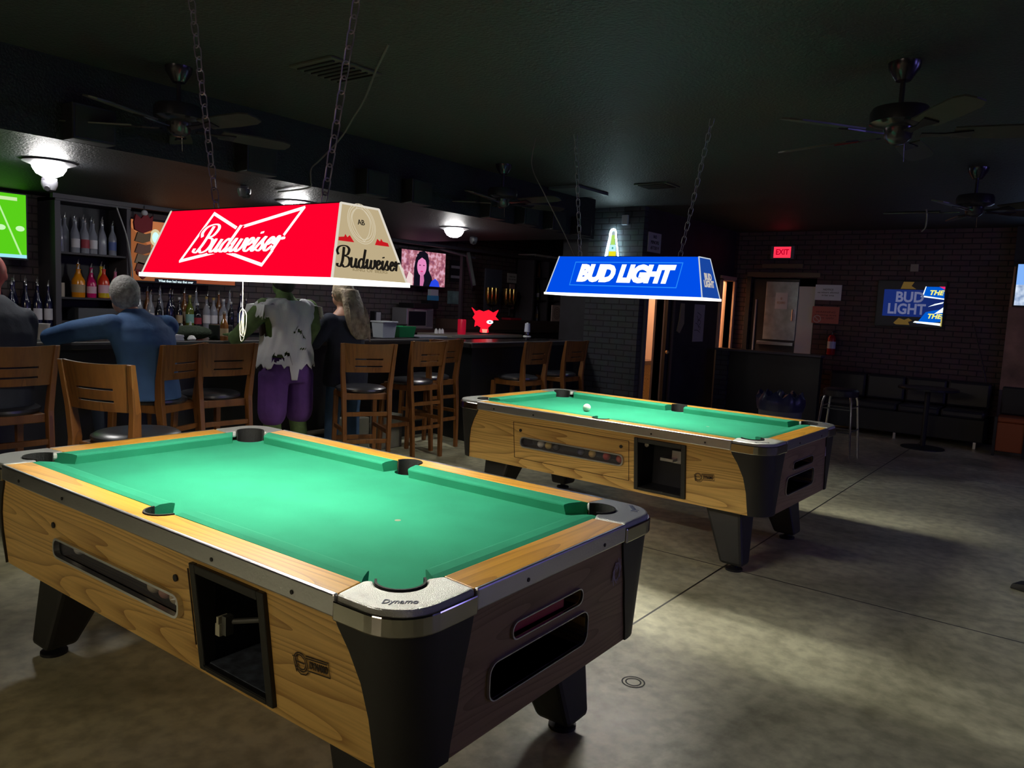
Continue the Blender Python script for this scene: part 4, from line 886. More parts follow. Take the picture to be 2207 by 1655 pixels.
# the screen seen edge-on in the back bar
t = empty('television', (-7.2, 8.45, 1.93), R(14)); mb = MB().box(-.30, .30, -.025, .025, -.24, .24); mb.xf(M.Rotation(R(-14), 4, 'Y') @ M.Rotation(R(118), 4, 'Z')); mb.obj('tv_frame', M_black, t, bevel=.006)
MB().tube([(.06, 0, .2), (-.5, .0, .32), (-.75, 0, .30)], .018, 8).obj('wall_mount', M_frame, t)
tag(t, 'black television seen almost edge-on, tilted on an arm in the back bar', 'television')
def d_right(t, w, h):
    scr(t, emis('sky_blue', (.22, .45, .95), 1), -w/2, w/2, 0, h/2, 0, 'screen'); scr(t, emis_noise('snowy', (.25, .35, .55), (.75, .85, 1), 9, 1), -w/2, w/2, -h/2, 0, 0, 'screen')
tv('television', (-.40, 11.25, 2.03), .84, .50, 0, 'television with a blue and white picture cut by the right frame edge', d_right)
box('side_strip', mat('orange_wood_strip', (.5, .25, .1), .5), -.46, -.44, -.002, .02, -.27, .22, bpy.data.objects['television.004'])

# ------------------------------------------------------------------ beer mirror sign on the back wall, its reflections painted as glowing patches
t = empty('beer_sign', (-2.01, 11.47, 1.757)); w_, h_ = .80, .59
box('sign_frame', M_black, -w_/2-.02, w_/2+.02, 0, .03, -h_/2-.02, h_/2+.02, t, .004)
scr(t, mat('sign_dark', (.05, .045, .05), .25), -w_/2, w_/2, -h_/2, h_/2, 0, 'sign_face')
poly(t, emis('dim_blue', (.008, .02, .13), 1), [(-.33, -.17), (.40, -.17), (.40, .19), (-.33, .19)], 1, 'blue_field')
text('BUD', .19, emis('dim_letter', (.12, .13, .24), 1), frame_mtx((-.01, -.0035, .085), (1, 0, 0), (0, 0, 1)), t, 'sign_lettering', offset=.006, width=.34)
text('LIGHT', .19, MATS['dim_letter'], frame_mtx((-.04, -.0035, -.075), (1, 0, 0), (0, 0, 1)), t, 'sign_lettering', offset=.006, width=.46)
poly(t, emis('gold_dim', (.10, .06, .015), 1), [(-.13, .20), (-.10, h_/2), (.03, h_/2), (.0, .24), (.06, .20)], 2, 'gold_ornament')
poly(t, MATS['gold_dim'], [(-.18, -.26), (-.12, -.19), (-.05, -.215), (0, -.19), (.05, -.22), (.0, -.24), (.02, -.28), (-.15, -.28)], 2, 'gold_ornament')
poly(t, emis('bright_blue', (.0, .10, .60), 1), [(.14, .12), (.17, .235), (.39, .235), (.40, .09), (.25, .1)], 2, 'reflection_band')
poly(t, MATS['bright_blue'], [(.10, -.26), (.20, -.10), (.40, -.05), (.40, -.22)], 2, 'reflection_band')
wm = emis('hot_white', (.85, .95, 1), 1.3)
for P in ([(.12, .10), (.40, .07), (.40, .085), (.16, .115)], [(.22, -.03), (.39, .02), (.40, .04), (.30, .012)], [(.30, -.12), (.40, -.10), (.40, -.03)], [(.08, -.225), (.40, -.24), (.40, -.275), (.06, -.245)], [(.14, .12), (.17, .238), (.18, .238), (.155, .12)]): poly(t, wm, P, 3, 'reflection_streak')
poly(t, emis('hot_pink', (.7, .02, .15), 1), [(.33, .24), (.40, .20), (.40, .24)], 3, 'reflection_streak')
for z in (.155, -.155): text('THE', .085, emis('reflection_yellow', (.9, .85, .15), 1.1), frame_mtx((.30, -.0045, z), (1, 0, 0), (0, 0, 1)), t, 'yellow_lettering', offset=.003, shear=.25, width=.17)
box('reflection_edge', emis('gold_edge', (.55, .45, .12), 1), .385, .40, -.004, 0, -.28, -.15, t)
tag(t, 'blue beer sign on the brick back wall, with bright reflections painted on its right side', 'sign')

# ------------------------------------------------------------------ things on the walls
t = empty('exit_sign', (-3.775, 11.47, 2.45)); box('sign_housing', mat('sign_grey', (.25, .22, .23), .5), -.17, .17, 0, .03, -.095, .095, t, .006)
scr(t, emis('exit_red', (1.0, .03, .07), 1.2), -.125, .125, -.08, .08, 0, 'lit_face'); text('EXIT', .11, emis('exit_dark', (.45, .0, .02), 1), frame_mtx((0, -.003, 0), (1, 0, 0), (0, 0, 1)), t, 'exit_lettering', offset=.003, width=.19)
tag(t, 'small glowing red EXIT sign above the back door', 'sign')
def wallsign(name, x, z, w, h, m, lines, label, cat='sign', ink=None, y=11.495, size=.035):
    t = box(name, m, x-w/2, x+w/2, y-.012, y, z-h/2, z+h/2)
    ob = t
    if lines: text(lines, size, ink or mat('ink_black', (.03, .03, .03), .6), WY(x, y-.0135, z), t, 'sign_lettering', line=1.15, width=w*.8)
    tag(ob, label, cat); return ob
wallsign('notice_board', -3.08, 1.88, .36, .22, mat('pale_board', (.8, .82, .88), .4), 'NOTICE\nno minors allowed\nin bar area', 'white notice board with dark lettering right of the back door')
wallsign('no_smoking_sign', -3.09, 1.56, .37, .24, mat('brick_red_board', (.55, .13, .10), .5), 'WARNING\nsmoking area\nrules apply', 'brick-red sign with a round symbol under the white notice', ink=mat('ink_dark_red', (.12, .03, .025), .6))
m = MB(); ribbon(m, [V((.05*cos(2*pi*i/20), .05*sin(2*pi*i/20), 0)) for i in range(21)], .012); ribbon(m, [V((-.035, .035, 0)), V((.035, -.035, 0))], .01); m.xf(WY(-3.2, 11.479, 1.50)); m.obj('round_symbol', mat('symbol_pale', (.6, .4, .38), .5), bpy.data.objects['no_smoking_sign'])
o = box('wall_switch', mat('beige_plate', (.35, .28, .24), .5), -2.05, -1.95, 11.48, 11.5, 2.19, 2.29, bevel=.004); tag(o, 'small beige plate on the brick wall above the blue beer sign', 'plate')
t = box('wall_notice', mat('white_paper_dim', (.42, .40, .42), .6), -4.45, -4.44, 8.52, 8.86, 2.22, 2.46); text('NO\nMINORS\nAFTER 9', .06, mat('ink_black', (.03, .03, .03), .6), WX(-4.438, 8.69, 2.34), t, 'notice_lettering', line=1.15, width=.22); tag(t, 'white paper notice high on the dark wall right of the lit bottle', 'notice')
t = box('long_poster', mat('grey_poster', (.42, .41, .39), .6), -4.45, -4.44, 10.03, 10.37, 1.10, 1.62)
m = MB()
for k in range(6): ribbon(m, spline([(-.08+.03*k*(-1)**k*.5, .15-.05*k), (.05*(-1)**k, .10-.04*k), (-.06+.02*k, .02-.03*k)], 4), .008)
m.xf(WX(-4.438, 10.2, 1.36)); m.obj('poster_scribble', mat('ink_black', (.03, .03, .03), .6), t); tag(t, 'tall grey poster with black scribbles on the dark corridor wall', 'poster')
o = MB().prism([(9.50, 1.25), (9.58, 1.22), (9.70, 1.35), (9.68, 1.62), (9.58, 1.62), (9.55, 1.4)], -4.45, -4.435, lambda x, y, z: (z, x, y)).obj('hanging_cloth', mat('olive_cloth', (.30, .27, .16), .8)); tag(o, 'narrow olive cloth hanging on the dark wall left of the poster', 'cloth')
o = box('corridor_door_edge', mat('door_edge_brown', (.10, .075, .06), .5), -4.44, -4.42, 9.30, 9.36, 0, 2.0); o['kind'] = 'structure'; o.name = 'trim_8'
t = box('bathroom_door', M_black, -4.43, -4.39, 9.08, 9.10, 0, 2.0); t.name = 'door_2'; t['kind'] = 'structure'; MB().sphere((-4.37, 9.10, .98), .028, 12).obj('door_knob', mat('brass', (.6, .45, .25), .3, .9), t, smooth=True)
o = box('wall_box', mat('white_box', (.55, .58, .65), .4), -4.74, -4.66, 8.36, 8.4, 2.53, 2.65, bevel=.006); tag(o, 'small white box high on the dark wall above the lit bottle', 'box')
# bottle-shaped light
t = empty('bottle_light', (-4.85, 8.375, 2.13)); pr = [(.0, .062), (.03, .060), (.16, .055), (.20, .050), (.25, .030), (.33, .027), (.345, .022)]
hw_ = [(0, .105), (.03, .085), (.10, .075), (.2, .055), (.25, .045), (.31, .042), (.345, .025)]
P = [(x, z) for z, x in hw_]+[(-x, z) for z, x in hw_[::-1]]
poly(t, mat('bottle_backing', (.1, .12, .12), .4), P, 0, 'backing')
m = MB(); m.tube([V((x, -.012, z)) for x, z in [(.115, -.01)]+P[:7]+[(0, .352)]+P[7:]+[(-.115, -.01)]], .009, 6); m.obj('light_tube', emis('tube_white', (.65, .92, 1), 36.0), t)
q = lambda P, m, k, n: poly(t, m, P, k+3, n)
q([(-.05, .005), (.05, .005), (.05, .08), (-.05, .08)], emis('beer_yellow', (.85, .75, .02), 1), 0, 'yellow_base'); q([(-.046, .08), (.046, .08), (.042, .16), (-.042, .16)], emis('label_cyan', (.55, .95, .95), 1), 0, 'label_panel')
q([(-.03, .16), (.03, .16), (.022, .28), (-.022, .28)], emis('neck_green', (.45, .75, .15), 1), 0, 'neck_panel'); q([(-.018, .28), (.018, .28), (.018, .32), (-.018, .32)], emis('cap_grey', (.4, .5, .5), 1), 0, 'cap_panel'); q(ell(0, .12, .012, .014, 12), emis('emblem_teal', (.05, .35, .35), 1), 1, 'emblem')
tag(t, 'glowing bottle-shaped light with yellow base on the wall above the blue lamp', 'light sign')
# fire extinguisher
t = empty('fire_extinguisher', (-2.95, 11.40, 1.0)); MB().lathe([(.001, 0), (.05, 0), (.055, .01), (.055, .23), (.04, .27), (.018, .285), (.001, .29)], n=18).obj('cylinder', mat('extinguisher_red', (.45, .01, .015), .25), t, smooth=True)
MB().lathe([(.056, .09), (.056, .19)], n=18, cap=False).obj('label_band', M_white, t, smooth=True); MB().tube([(0, 0, .28), (0, 0, .32)], .014, 8).obj('valve', M_chrome, t)
MB().tube([(.0, 0, .32), (.06, -.01, .345)], .008, 6).tube([(0, 0, .30), (.07, -.01, .31)], .007, 6).obj('handle', M_chrome, t); MB().tube(spline([(-.01, 0, .30), (-.07, 0, .26), (-.065, 0, .12)], 5), .007, 6).obj('hose', M_black, t, smooth=True)
box('bracket', M_black, -.02, .02, .05, .10, .05, .25, t); tag(t, 'small red fire extinguisher hung on the brick wall right of the door', 'fire extinguisher')

# ------------------------------------------------------------------ things along the back wall
bn = empty('booth_bench', (0, 0, 0)); tag(bn, 'long black vinyl bench along the brick back wall', 'bench')
box('bench_base', M_black, -2.9, -.95, 10.85, 11.4, .08, .36, bn, .01); M_bv = mat('bench_vinyl', (.022, .022, .03), .35)
for i in range(4):
    a = -2.9+.4875*i; box('seat_cushion', M_bv, a+.005, a+.482, 10.82, 11.25, .36, .46, bn, .03); box('back_cushion', M_bv, a+.005, a+.482, 11.25, 11.38, .46, .79, bn, .03)
for i in range(3): box('foot', M_alum, -2.85+.9*i, -2.82+.9*i, 10.86, 10.89, 0, .08, bn)
def ptable(loc, label, r=.33, h=.74):
    t = empty('pub_table', loc); MB().lathe([(.001, h-.03), (r, h-.03), (r, h), (.001, h)], n=28).obj('table_top', mat('black_table_top', (.025, .025, .03), .25), t, bevel=.004)
    MB().tube([(0, 0, .03), (0, 0, h-.03)], .03, 10).obj('pedestal', M_black, t); MB().lathe([(.001, 0), (.24, 0), (.24, .012), (.04, .03), (.001, .03)], n=24).obj('base', M_black, t, smooth=True); tag(t, label, 'table')
ptable((-1.52, 10.35, 0), 'round black pedestal table in front of the black bench')
o = MB().tube([(-1.24, 11.44, 1.52), (-1.03, 11.36, .80)], [.006, .012], 8).obj('pool_cue', mat('dark_cue', (.03, .015, .01), .4)); tag(o, 'dark pool cue leaning against the brick wall above the bench', 'pool cue')
# dark-topped orange chair at the right edge
for x, lb in ((-.66, 'orange-sided chair behind a black post near the right frame edge'), (-.28, 'orange-red chair cut by the right frame edge')):
    t = empty('orange_chair', (x, 10.72, 0)); om = mat('orange_vinyl', (.38, .09, .02), .5) if x < -.5 else mat('red_orange_vinyl', (.30, .045, .02), .5)
    box('front_panel', om, -.14, .14, -.20, -.16, .06, .40, t, .01); box('seat', om, -.15, .15, -.2, .2, .40, .46, t, .02); box('backrest', M_black, -.15, .15, .16, .20, .46, .80, t, .02)
    for sx in (-1, 1):
        for y in (-.2, .18): box('leg', M_black, sx*.15-.015, sx*.15+.015, y-.015, y+.015, 0, .46, t)
    tag(t, lb, 'chair', 'orange chairs at the right')
# trash can
t = empty('trash_can', (-2.52, 8.0, 0)); M_tr = mat('grey_bin', (.10, .105, .13), .5)
MB().lathe([(.001, 0), (.17, 0), (.225, .62), (.235, .64), (.215, .64), (.16, .02), (.001, .02)], n=26).obj('bin_body', M_tr, t, smooth=True)
m = MB(); rg = []
for k, (rr, z, am) in enumerate(((.229, .54, .0), (.24, .60, .006), (.238, .66, .01), (.20, .71, .02), (.17, .69, .02), (.13, .55, .02))):
    rg.append([V(((rr+am*sin(7*a_+k)+am*.5*sin(13*a_))*cos(a_), (rr+am*sin(7*a_+k)+am*.5*sin(13*a_))*sin(a_), z+am*1.5*sin(9*a_+k))) for a_ in [2*pi*i/48 for i in range(48)]])
m.ring_loft(rg, False).obj('bin_liner', mat('dark_blue_bag', (.02, .022, .06), .3), t, smooth=True); tag(t, 'grey trash can with a dark bag liner behind the farther pool table', 'trash can')
# chrome stool
t = empty('chrome_stool', (-2.12, 8.75, 0)); MB().lathe([(.001, .68), (.17, .68), (.18, .70), (.18, .74), (.16, .76), (.001, .765)], n=24).obj('seat', M_bv, t, smooth=True)
for sx in (-1, 1):
    for sy in (-1, 1): MB().tube([(sx*.13, sy*.13, .68), (sx*.145, sy*.145, .62), (sx*.19, sy*.19, .0)], .012, 8).obj('leg', M_chrome, t, smooth=True)
for z, r_ in ((.55, .152), (.30, .172)):
    for k in range(4): a_ = k*pi/2+pi/4; b_ = a_+pi/2; q2 = 1.414*r_; MB().tube([(q2*cos(a_), q2*sin(a_), z+.02*(k % 2)), (q2*cos(b_), q2*sin(b_), z+.02*(k % 2))], .007, 6).obj('rung', M_chrome, t)
tag(t, 'chrome-legged round stool right of the trash can', 'stool')
# foot of a chair just inside the right edge
o = MB().hexa([V((-.245, 5.20, 0)), V((-.12, 5.16, 0)), V((-.10, 5.28, 0)), V((-.20, 5.32, 0))], [V((-.235, 5.21, .03)), V((-.12, 5.17, .05)), V((-.10, 5.27, .05)), V((-.195, 5.31, .03))]).obj('chair_foot', M_black, bevel=.008); tag(o, 'black chair foot on the floor poking in at the right frame edge', 'chair')

# ------------------------------------------------------------------ things on the bar and back counter
mw_ = empty('microwave', (-7.66, 7.92, 1.09), R(90)); box('housing', mat('microwave_steel', (.42, .42, .46), .35, .5), -.27, .27, 0, .30, 0, .29, mw_, .008)
box('door', mat('microwave_window', (.02, .02, .03), .15), -.235, .11, -.006, 0, .045, .245, mw_, .003); box('control_panel', mat('microwave_panel', (.13, .13, .17), .3), .125, .255, -.006, 0, .03, .265, mw_, .003)
box('door_trim', mat('microwave_strip', (.45, .40, .44), .4), -.12, .08, -.008, 0, .252, .275, mw_); tag(mw_, 'grey steel microwave on the back counter below the television', 'microwave')
o = box('black_box', M_black, -7.9, -7.6, 7.72, 8.1, 1.381, 1.45, bevel=.006); tag(o, 'flat black box on top of the microwave', 'box')
t = box('blue_white_carton', mat('carton_white', (.55, .6, .7), .5), -7.75, -7.69, 8.15, 8.31, 1.50, 1.66); box('blue_band', mat('carton_blue', (.05, .3, .6), .5), -7.756, -7.684, 8.145, 8.315, 1.50, 1.57, t)
box('stack_below', M_black, -7.85, -7.69, 8.12, 8.32, 1.381, 1.50, t); tag(t, 'small blue and white carton standing above the microwave', 'carton')
def tub(name, loc, sx, sy, h, m, label, cat, rim=None, k=1.18):
    mb = MB(); a, b = sx/2, sy/2; th = .006
    mb.ring_loft([[V((x*a*q, y*b*q, z)) for x, y in ((-1, -1), (1, -1), (1, 1), (-1, 1))] for q, z in ((1, 0), (k, h), (k-.07, h), (.93, .01))])
    o = mb.obj(name, m, None, loc, bevel=.004)
    if rim: MB().box(-a*k-.01, a*k+.01, -b*k-.01, b*k+.01, h, h+.015).obj('lid', rim, o, bevel=.004)
    tag(o, label, cat); return o
tub('white_tub', (-6.0, 5.66, 1.083), .15, .17, .16, mat('translucent_white', (.42, .46, .52), .4), 'translucent white plastic tub beside the green bin on the bar', 'tub', mat('translucent_lid', (.5, .53, .58), .3))
tub('green_bin', (-6.05, 5.96, 1.083), .18, .22, .12, mat('green_plastic', (.01, .22, .07), .35), 'green plastic bin on the bar right of the white tub', 'bin')
o = box('bar_mat', mat('grey_mat', (.16, .17, .2), .5), -6.3, -5.95, 6.15, 6.62, 1.071, 1.095, bevel=.01); tag(o, 'folded dark grey bar mat right of the green bin', 'mat')
o = box('tray', mat('steel_tray', (.3, .3, .33), .3, .5), -6.35, -6.15, 5.2, 5.5, 1.071, 1.12, bevel=.01); tag(o, 'low steel tray on the bar behind the blond hair', 'tray')
m = MB()
for k in range(5): m.box(-5.98-.002*k, -5.83, 3.10+.004*(k % 2), 3.32-.003*(k % 3), 1.083+.009*k, 1.090+.009*k)
o = m.obj('napkin_stack', mat('napkin_white', (.60, .62, .70), .7)); tag(o, 'stack of pale folded napkins on the bar right of the blue shirt', 'napkins')
o = MB().sphere((0, 0, 0), .1, 20, (1.1, 1.9, .62)).obj('knit_hat', mat('dark_green_cloth', (.025, .04, .022), .9, bump=.8, bscale=60), None, (-6.05, 3.50, 1.133), smooth=True); tag(o, 'dark green cloth hat lying on the bar beside the napkins', 'hat')
o = box('bar_caddy', M_black, -6.18, -6.02, 3.70-.12, 3.70+.02, 1.071, 1.20, bevel=.01); o.location.y += .16; tag(o, 'black bar caddy behind the amber beer bottle', 'caddy')
o = MB().lathe([(.001, 0), (.03, 0), (.035, .012), (.02, .035), (.001, .04)], n=16).obj('bottle_cap_dish', M_white, None, (-5.86, 3.40, 1.083), smooth=True); tag(o, 'small white dish at the bar edge in front of the green hat', 'dish')
o = MB().lathe([(.001, 0), (.035, 0), (.048, .11), (.052, .115), (.045, .115), (.03, .01), (.001, .01)], n=18).obj('plastic_cup', mat('cup_white', (.62, .62, .62), .4), None, (-6.05, 2.36, 1.083), smooth=True); tag(o, 'white plastic cup on the bar right of the dark jacket', 'cup')
for k, z in enumerate((0,)):
    o = MB().lathe([(.001, 0), (.030, 0), (.040, .09), (.036, .09), (.001, .01)], n=16).obj('plastic_cup', MATS['cup_white'], None, (-7.5, 3.46, 1.09), smooth=True); tag(o, 'small white cup on the back counter under the bottle cabinet', 'cup')
o = box('menu_stack', mat('menu_brown', (.22, .17, .16), .5), -6.2, -5.85, 2.46, 2.72, 1.083, 1.10, bevel=.003); tag(o, 'flat stack of brown menus on the bar left of the blue sleeve', 'menus')
# squeeze bottle with white top at the bar's far end
b = bottle((-5.35, 7.35, 1.082), .21, .030, 'dark', 'none', 'wht', 'dark bottle with a tall white collar standing alone near the bar end', 'x', spout=False); del b['group']
MB().lathe([(.036, .10), (.030, .20), (.001, .20)], n=14).obj('white_sleeve', mat('sleeve_white', (.5, .52, .62), .5), b, smooth=True); MB().lathe([(.045, .035), (.05, .045), (.045, .055), (.03, .055)], n=16).obj('white_ring', M_white, b)
# red glowing bull sign
t = empty('neon_bull_sign', (-6.72, 8.22, 1.07), R(55)); bm_ = emis('bull_red', (1.0, .01, .03), 1.1)
P = [(-.19, .36), (-.13, .31), (-.08, .33), (-.02, .31), (.05, .335), (.12, .30), (.19, .34), (.15, .25), (.20, .20), (.12, .20), (.09, .13), (.05, .09), (.06, .03), (.0, .0), (-.06, .03), (-.05, .09), (-.11, .12), (-.14, .10), (-.13, .18), (-.17, .22), (-.14, .27)]
MB().prism(P, -.02, .02, lambda x, y, z: (x, z, y)).obj('bull_head', bm_, t); poly(t, emis('bull_white', (.9, .9, .95), 1.2), ell(.07, .17, .048, .028, 16), 30, 'white_patch'); poly(t, K_ink, ell(.07, .17, .014, .008, 12), 31, 'dark_letter')
poly(t, emis('bull_pale', (1, .35, .25), 1), [(-.03, .02), (.03, .02), (.04, .07), (-.04, .07)], 30, 'muzzle'); box('stand', M_black, -.06, .06, -.03, .03, -.0, .02, t)
for ch in t.children: pass
tag(t, 'glowing red bull head sign with a white patch inside the bar', 'light sign')
o = MB().lathe([(.001, 0), (.05, 0), (.055, .02), (.055, .19), (.05, .20), (.001, .20)], n=18).obj('red_canister', mat('red_canister_glow_paint', (.75, .01, .05), .35, emit=(.6, .005, .03), es=.25), None, (-6.70, 7.72, 1.07), smooth=True); tag(o, 'shiny red canister left of the glowing bull sign', 'canister')  # faint red glow put into the canister's own colour
for i, (y, z) in enumerate(((7.50, 1.07), (7.57, 1.07), (7.62, 1.07))):
    o = MB().lathe([(.001, 0), (.028, 0), (.02, .05), (.001, .07)], n=12).obj('salt_shaker', M_white, None, (-6.9, y-.06, z), smooth=True); tag(o, ('leftmost', 'middle', 'rightmost')[i]+' of three small white shakers left of the red canister', 'shaker', 'white shakers by the red canister')
# gold triple cups
for y, lb in ((9.58, 'gold triple-cup trophy left of its twin, on the raised back counter'), (10.05, 'gold triple-cup trophy, the right one of the pair on the back counter')):
    t = empty('trophy', (-7.70, y, 1.24)); MB().lathe([(.001, 0), (.09, 0), (.07, .03), (.02, .06), (.015, .20), (.09, .24), (.001, .25)], n=18).obj('trophy_base', M_black, t, smooth=True)
    for k in (-1, 0, 1): MB().lathe([(.001, .24), (.012, .25), (.04, .32), (.05, .42), (.042, .51), (.036, .51), (.001, .30)], (0, k*.10, .0), 14).obj('gold_cup', mat('gold_metal', (.95, .62, .18), .22, .95), t, smooth=True)
    tag(t, lb, 'trophy', 'gold trophies')
t = box('patterned_tile_sign', mat('pink_grey_sign', (.8, .62, .6), .5), -7.55, -7.53, 11.05, 11.35, 1.24, 1.52)
m = MB(); 
for r_ in (.10, .07, .03): ribbon(m, [V((r_*cos(2*pi*i/24), r_*sin(2*pi*i/24), 0)) for i in range(25)], .008)
m.xf(WX(-7.528, 11.20, 1.38)); m.obj('ring_pattern', mat('dark_pink_ink', (.18, .10, .11), .6), t); tag(t, 'square pinkish sign with a ring pattern beside the far bottle shelf', 'sign')
t = box('price_card', mat('card_grey', (.8, .8, .76), .6), -7.97, -7.96, 10.30, 10.56, 1.86, 2.02); text('OPEN TABS\nMUST BE PAID', .035, mat('ink_black', (.03, .03, .03), .6), WX(-7.958, 10.43, 1.94), t, 'card_lettering', line=1.3, width=.2); tag(t, 'small pale card with lettering on the dark wall above the gold cups', 'card')
o = box('tall_strip_board', mat('dusty_pink_board', (.55, .33, .33), .6), -7.97, -7.95, 10.66-.09, 10.70, 1.42, 1.84); o.location.y -= .2; tag(o, 'tall narrow dusty pink board hung right of the gold trophies', 'board')
o = MB().lathe([(.025, -.01), (.06, -.01), (.06, .01), (.025, .01), (.025, -.01)], n=20, cap=False).xf(M.Rotation(R(90), 4, 'Y')).obj('tape_roll', mat('white_roll', (.85, .85, .88), .5), None, (-7.93, 10.33, 1.56)); tag(o, 'white ring-shaped tape roll hung right of the gold trophies', 'tape')
t = box('wall_vent_sign', mat('dark_sign', (.035, .035, .045), .5), -7.99, -7.97, 8.86, 9.14, 1.80, 2.12)
for z in (1.88, 2.03): box('grey_stripe', mat('stripe_grey', (.5, .48, .55), .5), -7.97, -7.965, 8.88, 9.12, z-.02, z+.02, t)
tag(t, 'dark board with two grey stripes right of the woman television', 'sign')
t = box('teal_picture', mat('teal_print', (.25, .42, .42), .5, var=.4, vscale=8), -7.99, -7.97, 8.84, 9.08, 1.46, 1.66); tag(t, 'small teal print low on the wall right of the microwave', 'picture')
t = box('wall_fridge_panel', mat('blue_grey_panel', (.13, .15, .22), .4), -7.99, -7.96, 9.72, 10.15, 1.35, 2.06); tag(t, 'blue-grey panel on the brick wall behind the gold trophies', 'panel')
o = box('tall_dark_post', M_frame, -7.6, -7.55, 8.66, 8.70, 1.09, 2.2); tag(o, 'thin dark post between the television and the striped board', 'post')
t = box('card_reader', M_black, -7.7, -7.6, 7.0, 7.12, 1.09, 1.32, bevel=.006); box('reader_screen', mat('reader_grey', (.45, .45, .5), .3), -7.6, -7.595, 7.02, 7.10, 1.2, 1.31, t); tag(t, 'small black card reader with pale screen left of the microwave', 'card reader')
o = MB().lathe([(.001, 0), (.04, 0), (.045, .15), (.001, .15)], n=16).obj('red_cup', mat('red_cup', (.4, .02, .03), .4), None, (-7.62, 6.86, 1.09), smooth=True); tag(o, 'red plastic cup on the back counter beside the blond hair', 'cup')
o = MB().lathe([(.001, 0), (.05, 0), (.16, .06), (.165, .07), (.001, .02)], n=24).obj('steel_bowl', M_alum, None, (-7.6, 7.38, 1.09), smooth=True); tag(o, 'shallow steel bowl on the back counter left of the microwave', 'bowl')
o = box('red_flat_case', mat('red_case', (.45, .02, .05), .3), -7.75, -7.55, 9.9, 10.2, 1.241, 1.28, bevel=.012); tag(o, 'flat red case lying in front of the gold trophies', 'case')
t = empty('jester_figure', (-7.55, 3.86, 1.60)); mb = MB()
t2 = tag(t, 'hanging red and brown carnival decoration left of the orange television', 'decoration')
MB().prism([(-.09, .52), (-.07, .60), (-.02, .56), (.03, .62), (.07, .57), (.10, .60), (.09, .46), (.0, .42), (-.08, .45)], -.015, .015, lambda x, y, z: (z, x, y)).obj('red_hat', mat('dark_red_felt', (.30, .02, .03), .7), t)
for z, c in ((.38, (.35, .22, .12)), (.27, (.32, .16, .12)), (.17, (.40, .30, .20)), (.09, (.28, .10, .08))):
    MB().prism([(-.08, z-.04), (-.05, z+.05), (.03, z+.035), (.08, z+.05), (.07, z-.03), (.0, z-.055)], -.012, .012, lambda x, y, z: (z, x, y)).obj('cloth_tier', mat('tier_%d' % int(c[0]*100), c, .7), t)
MB().prism([(-.06, .02), (-.07, .07), (0, .05), (.07, .07), (.05, .02), (0, -.03)], -.015, .015, lambda x, y, z: (z, x, y)).obj('red_tail', MATS['dark_red_felt'], t)
MB().sphere((0, .02, .62), .03, 12).obj('white_pompon', M_white, t, smooth=True)
MB().tube([(0, .02, .63), (0, .02, .69)], .004, 5).obj('hanging_loop', M_black, t)

# ------------------------------------------------------------------ people
def flesh(mb, pts, rad, n=14):
    mb.tube(pts, rad, n); 
    for p, r in ((pts[0], rad[0]), (pts[-1], rad[-1])):
        r_ = r if not isinstance(r, tuple) else min(r); mb.sphere(p, r_*.98, 12)
def torso(mb, rings, n=20):
    """rings: (f, l, z, half width, half depth)"""
    mb.ring_loft([[V((f+d*cos(2*pi*i/n), l+w*sin(2*pi*i/n), z)) for i in range(n)] for f, l, z, w, d in rings])
def fuse(mb, name, m, parent, vox=.014, it=6, loc=None):
    o = mb.obj(name, m, parent); r = o.modifiers.new('r', 'REMESH'); r.mode = 'VOXEL'; r.voxel_size = vox; r.use_smooth_shade = True
    s_ = o.modifiers.new('s', 'SMOOTH'); s_.factor = .5; s_.iterations = it
    bake(o); o.data.materials.clear(); o.data.materials.append(m); return o
def hand(mb, p, d, side, s=1.0, grip=.35):
    """palm and five fingers from wrist p along d; side = left vector of the thumb"""
    p, d, side = V(p), V(d).normalized(), V(side).normalized(); up_ = d.cross(side).normalized(); dn = V((0, 0, -1))
    mb.tube([p, p+d*.03*s, p+d*.09*s], [.026*s, (.040*s, .018*s), (.042*s, .015*s)], 10)
    for k in range(4):
        o_ = side*(.030-.02*k)*s; L_ = (.068, .078, .072, .056)[k]*s; b = p+d*.088*s+o_; dd = (d+side*(.12-.08*k))
        mb.tube([b, b+dd*L_*.45, b+dd*L_*.8+dn*L_*grip*.4, b+dd*L_+dn*L_*grip], [.0095*s, .009*s, .008*s, .0065*s], 7)
    b = p+d*.02*s+side*.034*s; mb.tube([b, b+(d+side*.9)*.03*s, b+(d*1.5+side*.7)*.045*s], [.012*s, .011*s, .008*s], 7)
def head(mb, c, tilt=(0, 0), s=1.0, neck=None):
    c = V(c); mb.sphere(c+V((-.01, 0, .02))*s, .098*s, 20, (1.0, .82, 1.08)); mb.sphere(c+V((.025, 0, -.05))*s, .068*s, 16, (1, .85, 1.0))
    mb.tube([c+V((.085, 0, .02))*s, c+V((.112, 0, -.022))*s, c+V((.09, 0, -.03))*s], [.010*s, .017*s, .010*s], 8)
    mb.tube([c+V((.085, -.022, -.062))*s, c+V((.093, 0, -.062))*s, c+V((.085, .022, -.062))*s], [.006*s, .009*s, .006*s], 6)
    for sy in (-1, 1): mb.sphere(c+V((-.005, sy*.082, -.005))*s, .028*s, 10, (.7, .35, 1.1)); 
    if neck: mb.tube([V(neck), c+V((-.015, 0, -.06))*s], [.062*s, .052*s], 14)
def eyes(c, s, parent):
    for sy in (-1, 1):
        MB().sphere(V(c)+V((.080, sy*.032, .012))*s, .012*s, 10).obj('eye', mat('eye_white', (.6, .6, .58), .3), parent, smooth=True)
SK = mat('skin', (.50, .27, .19), .5); SK2 = mat('ruddy_skin', (.42, .085, .07), .5); GR = mat('green_sleeve', (.085, .14, .045), .85, var=.3, vscale=14)
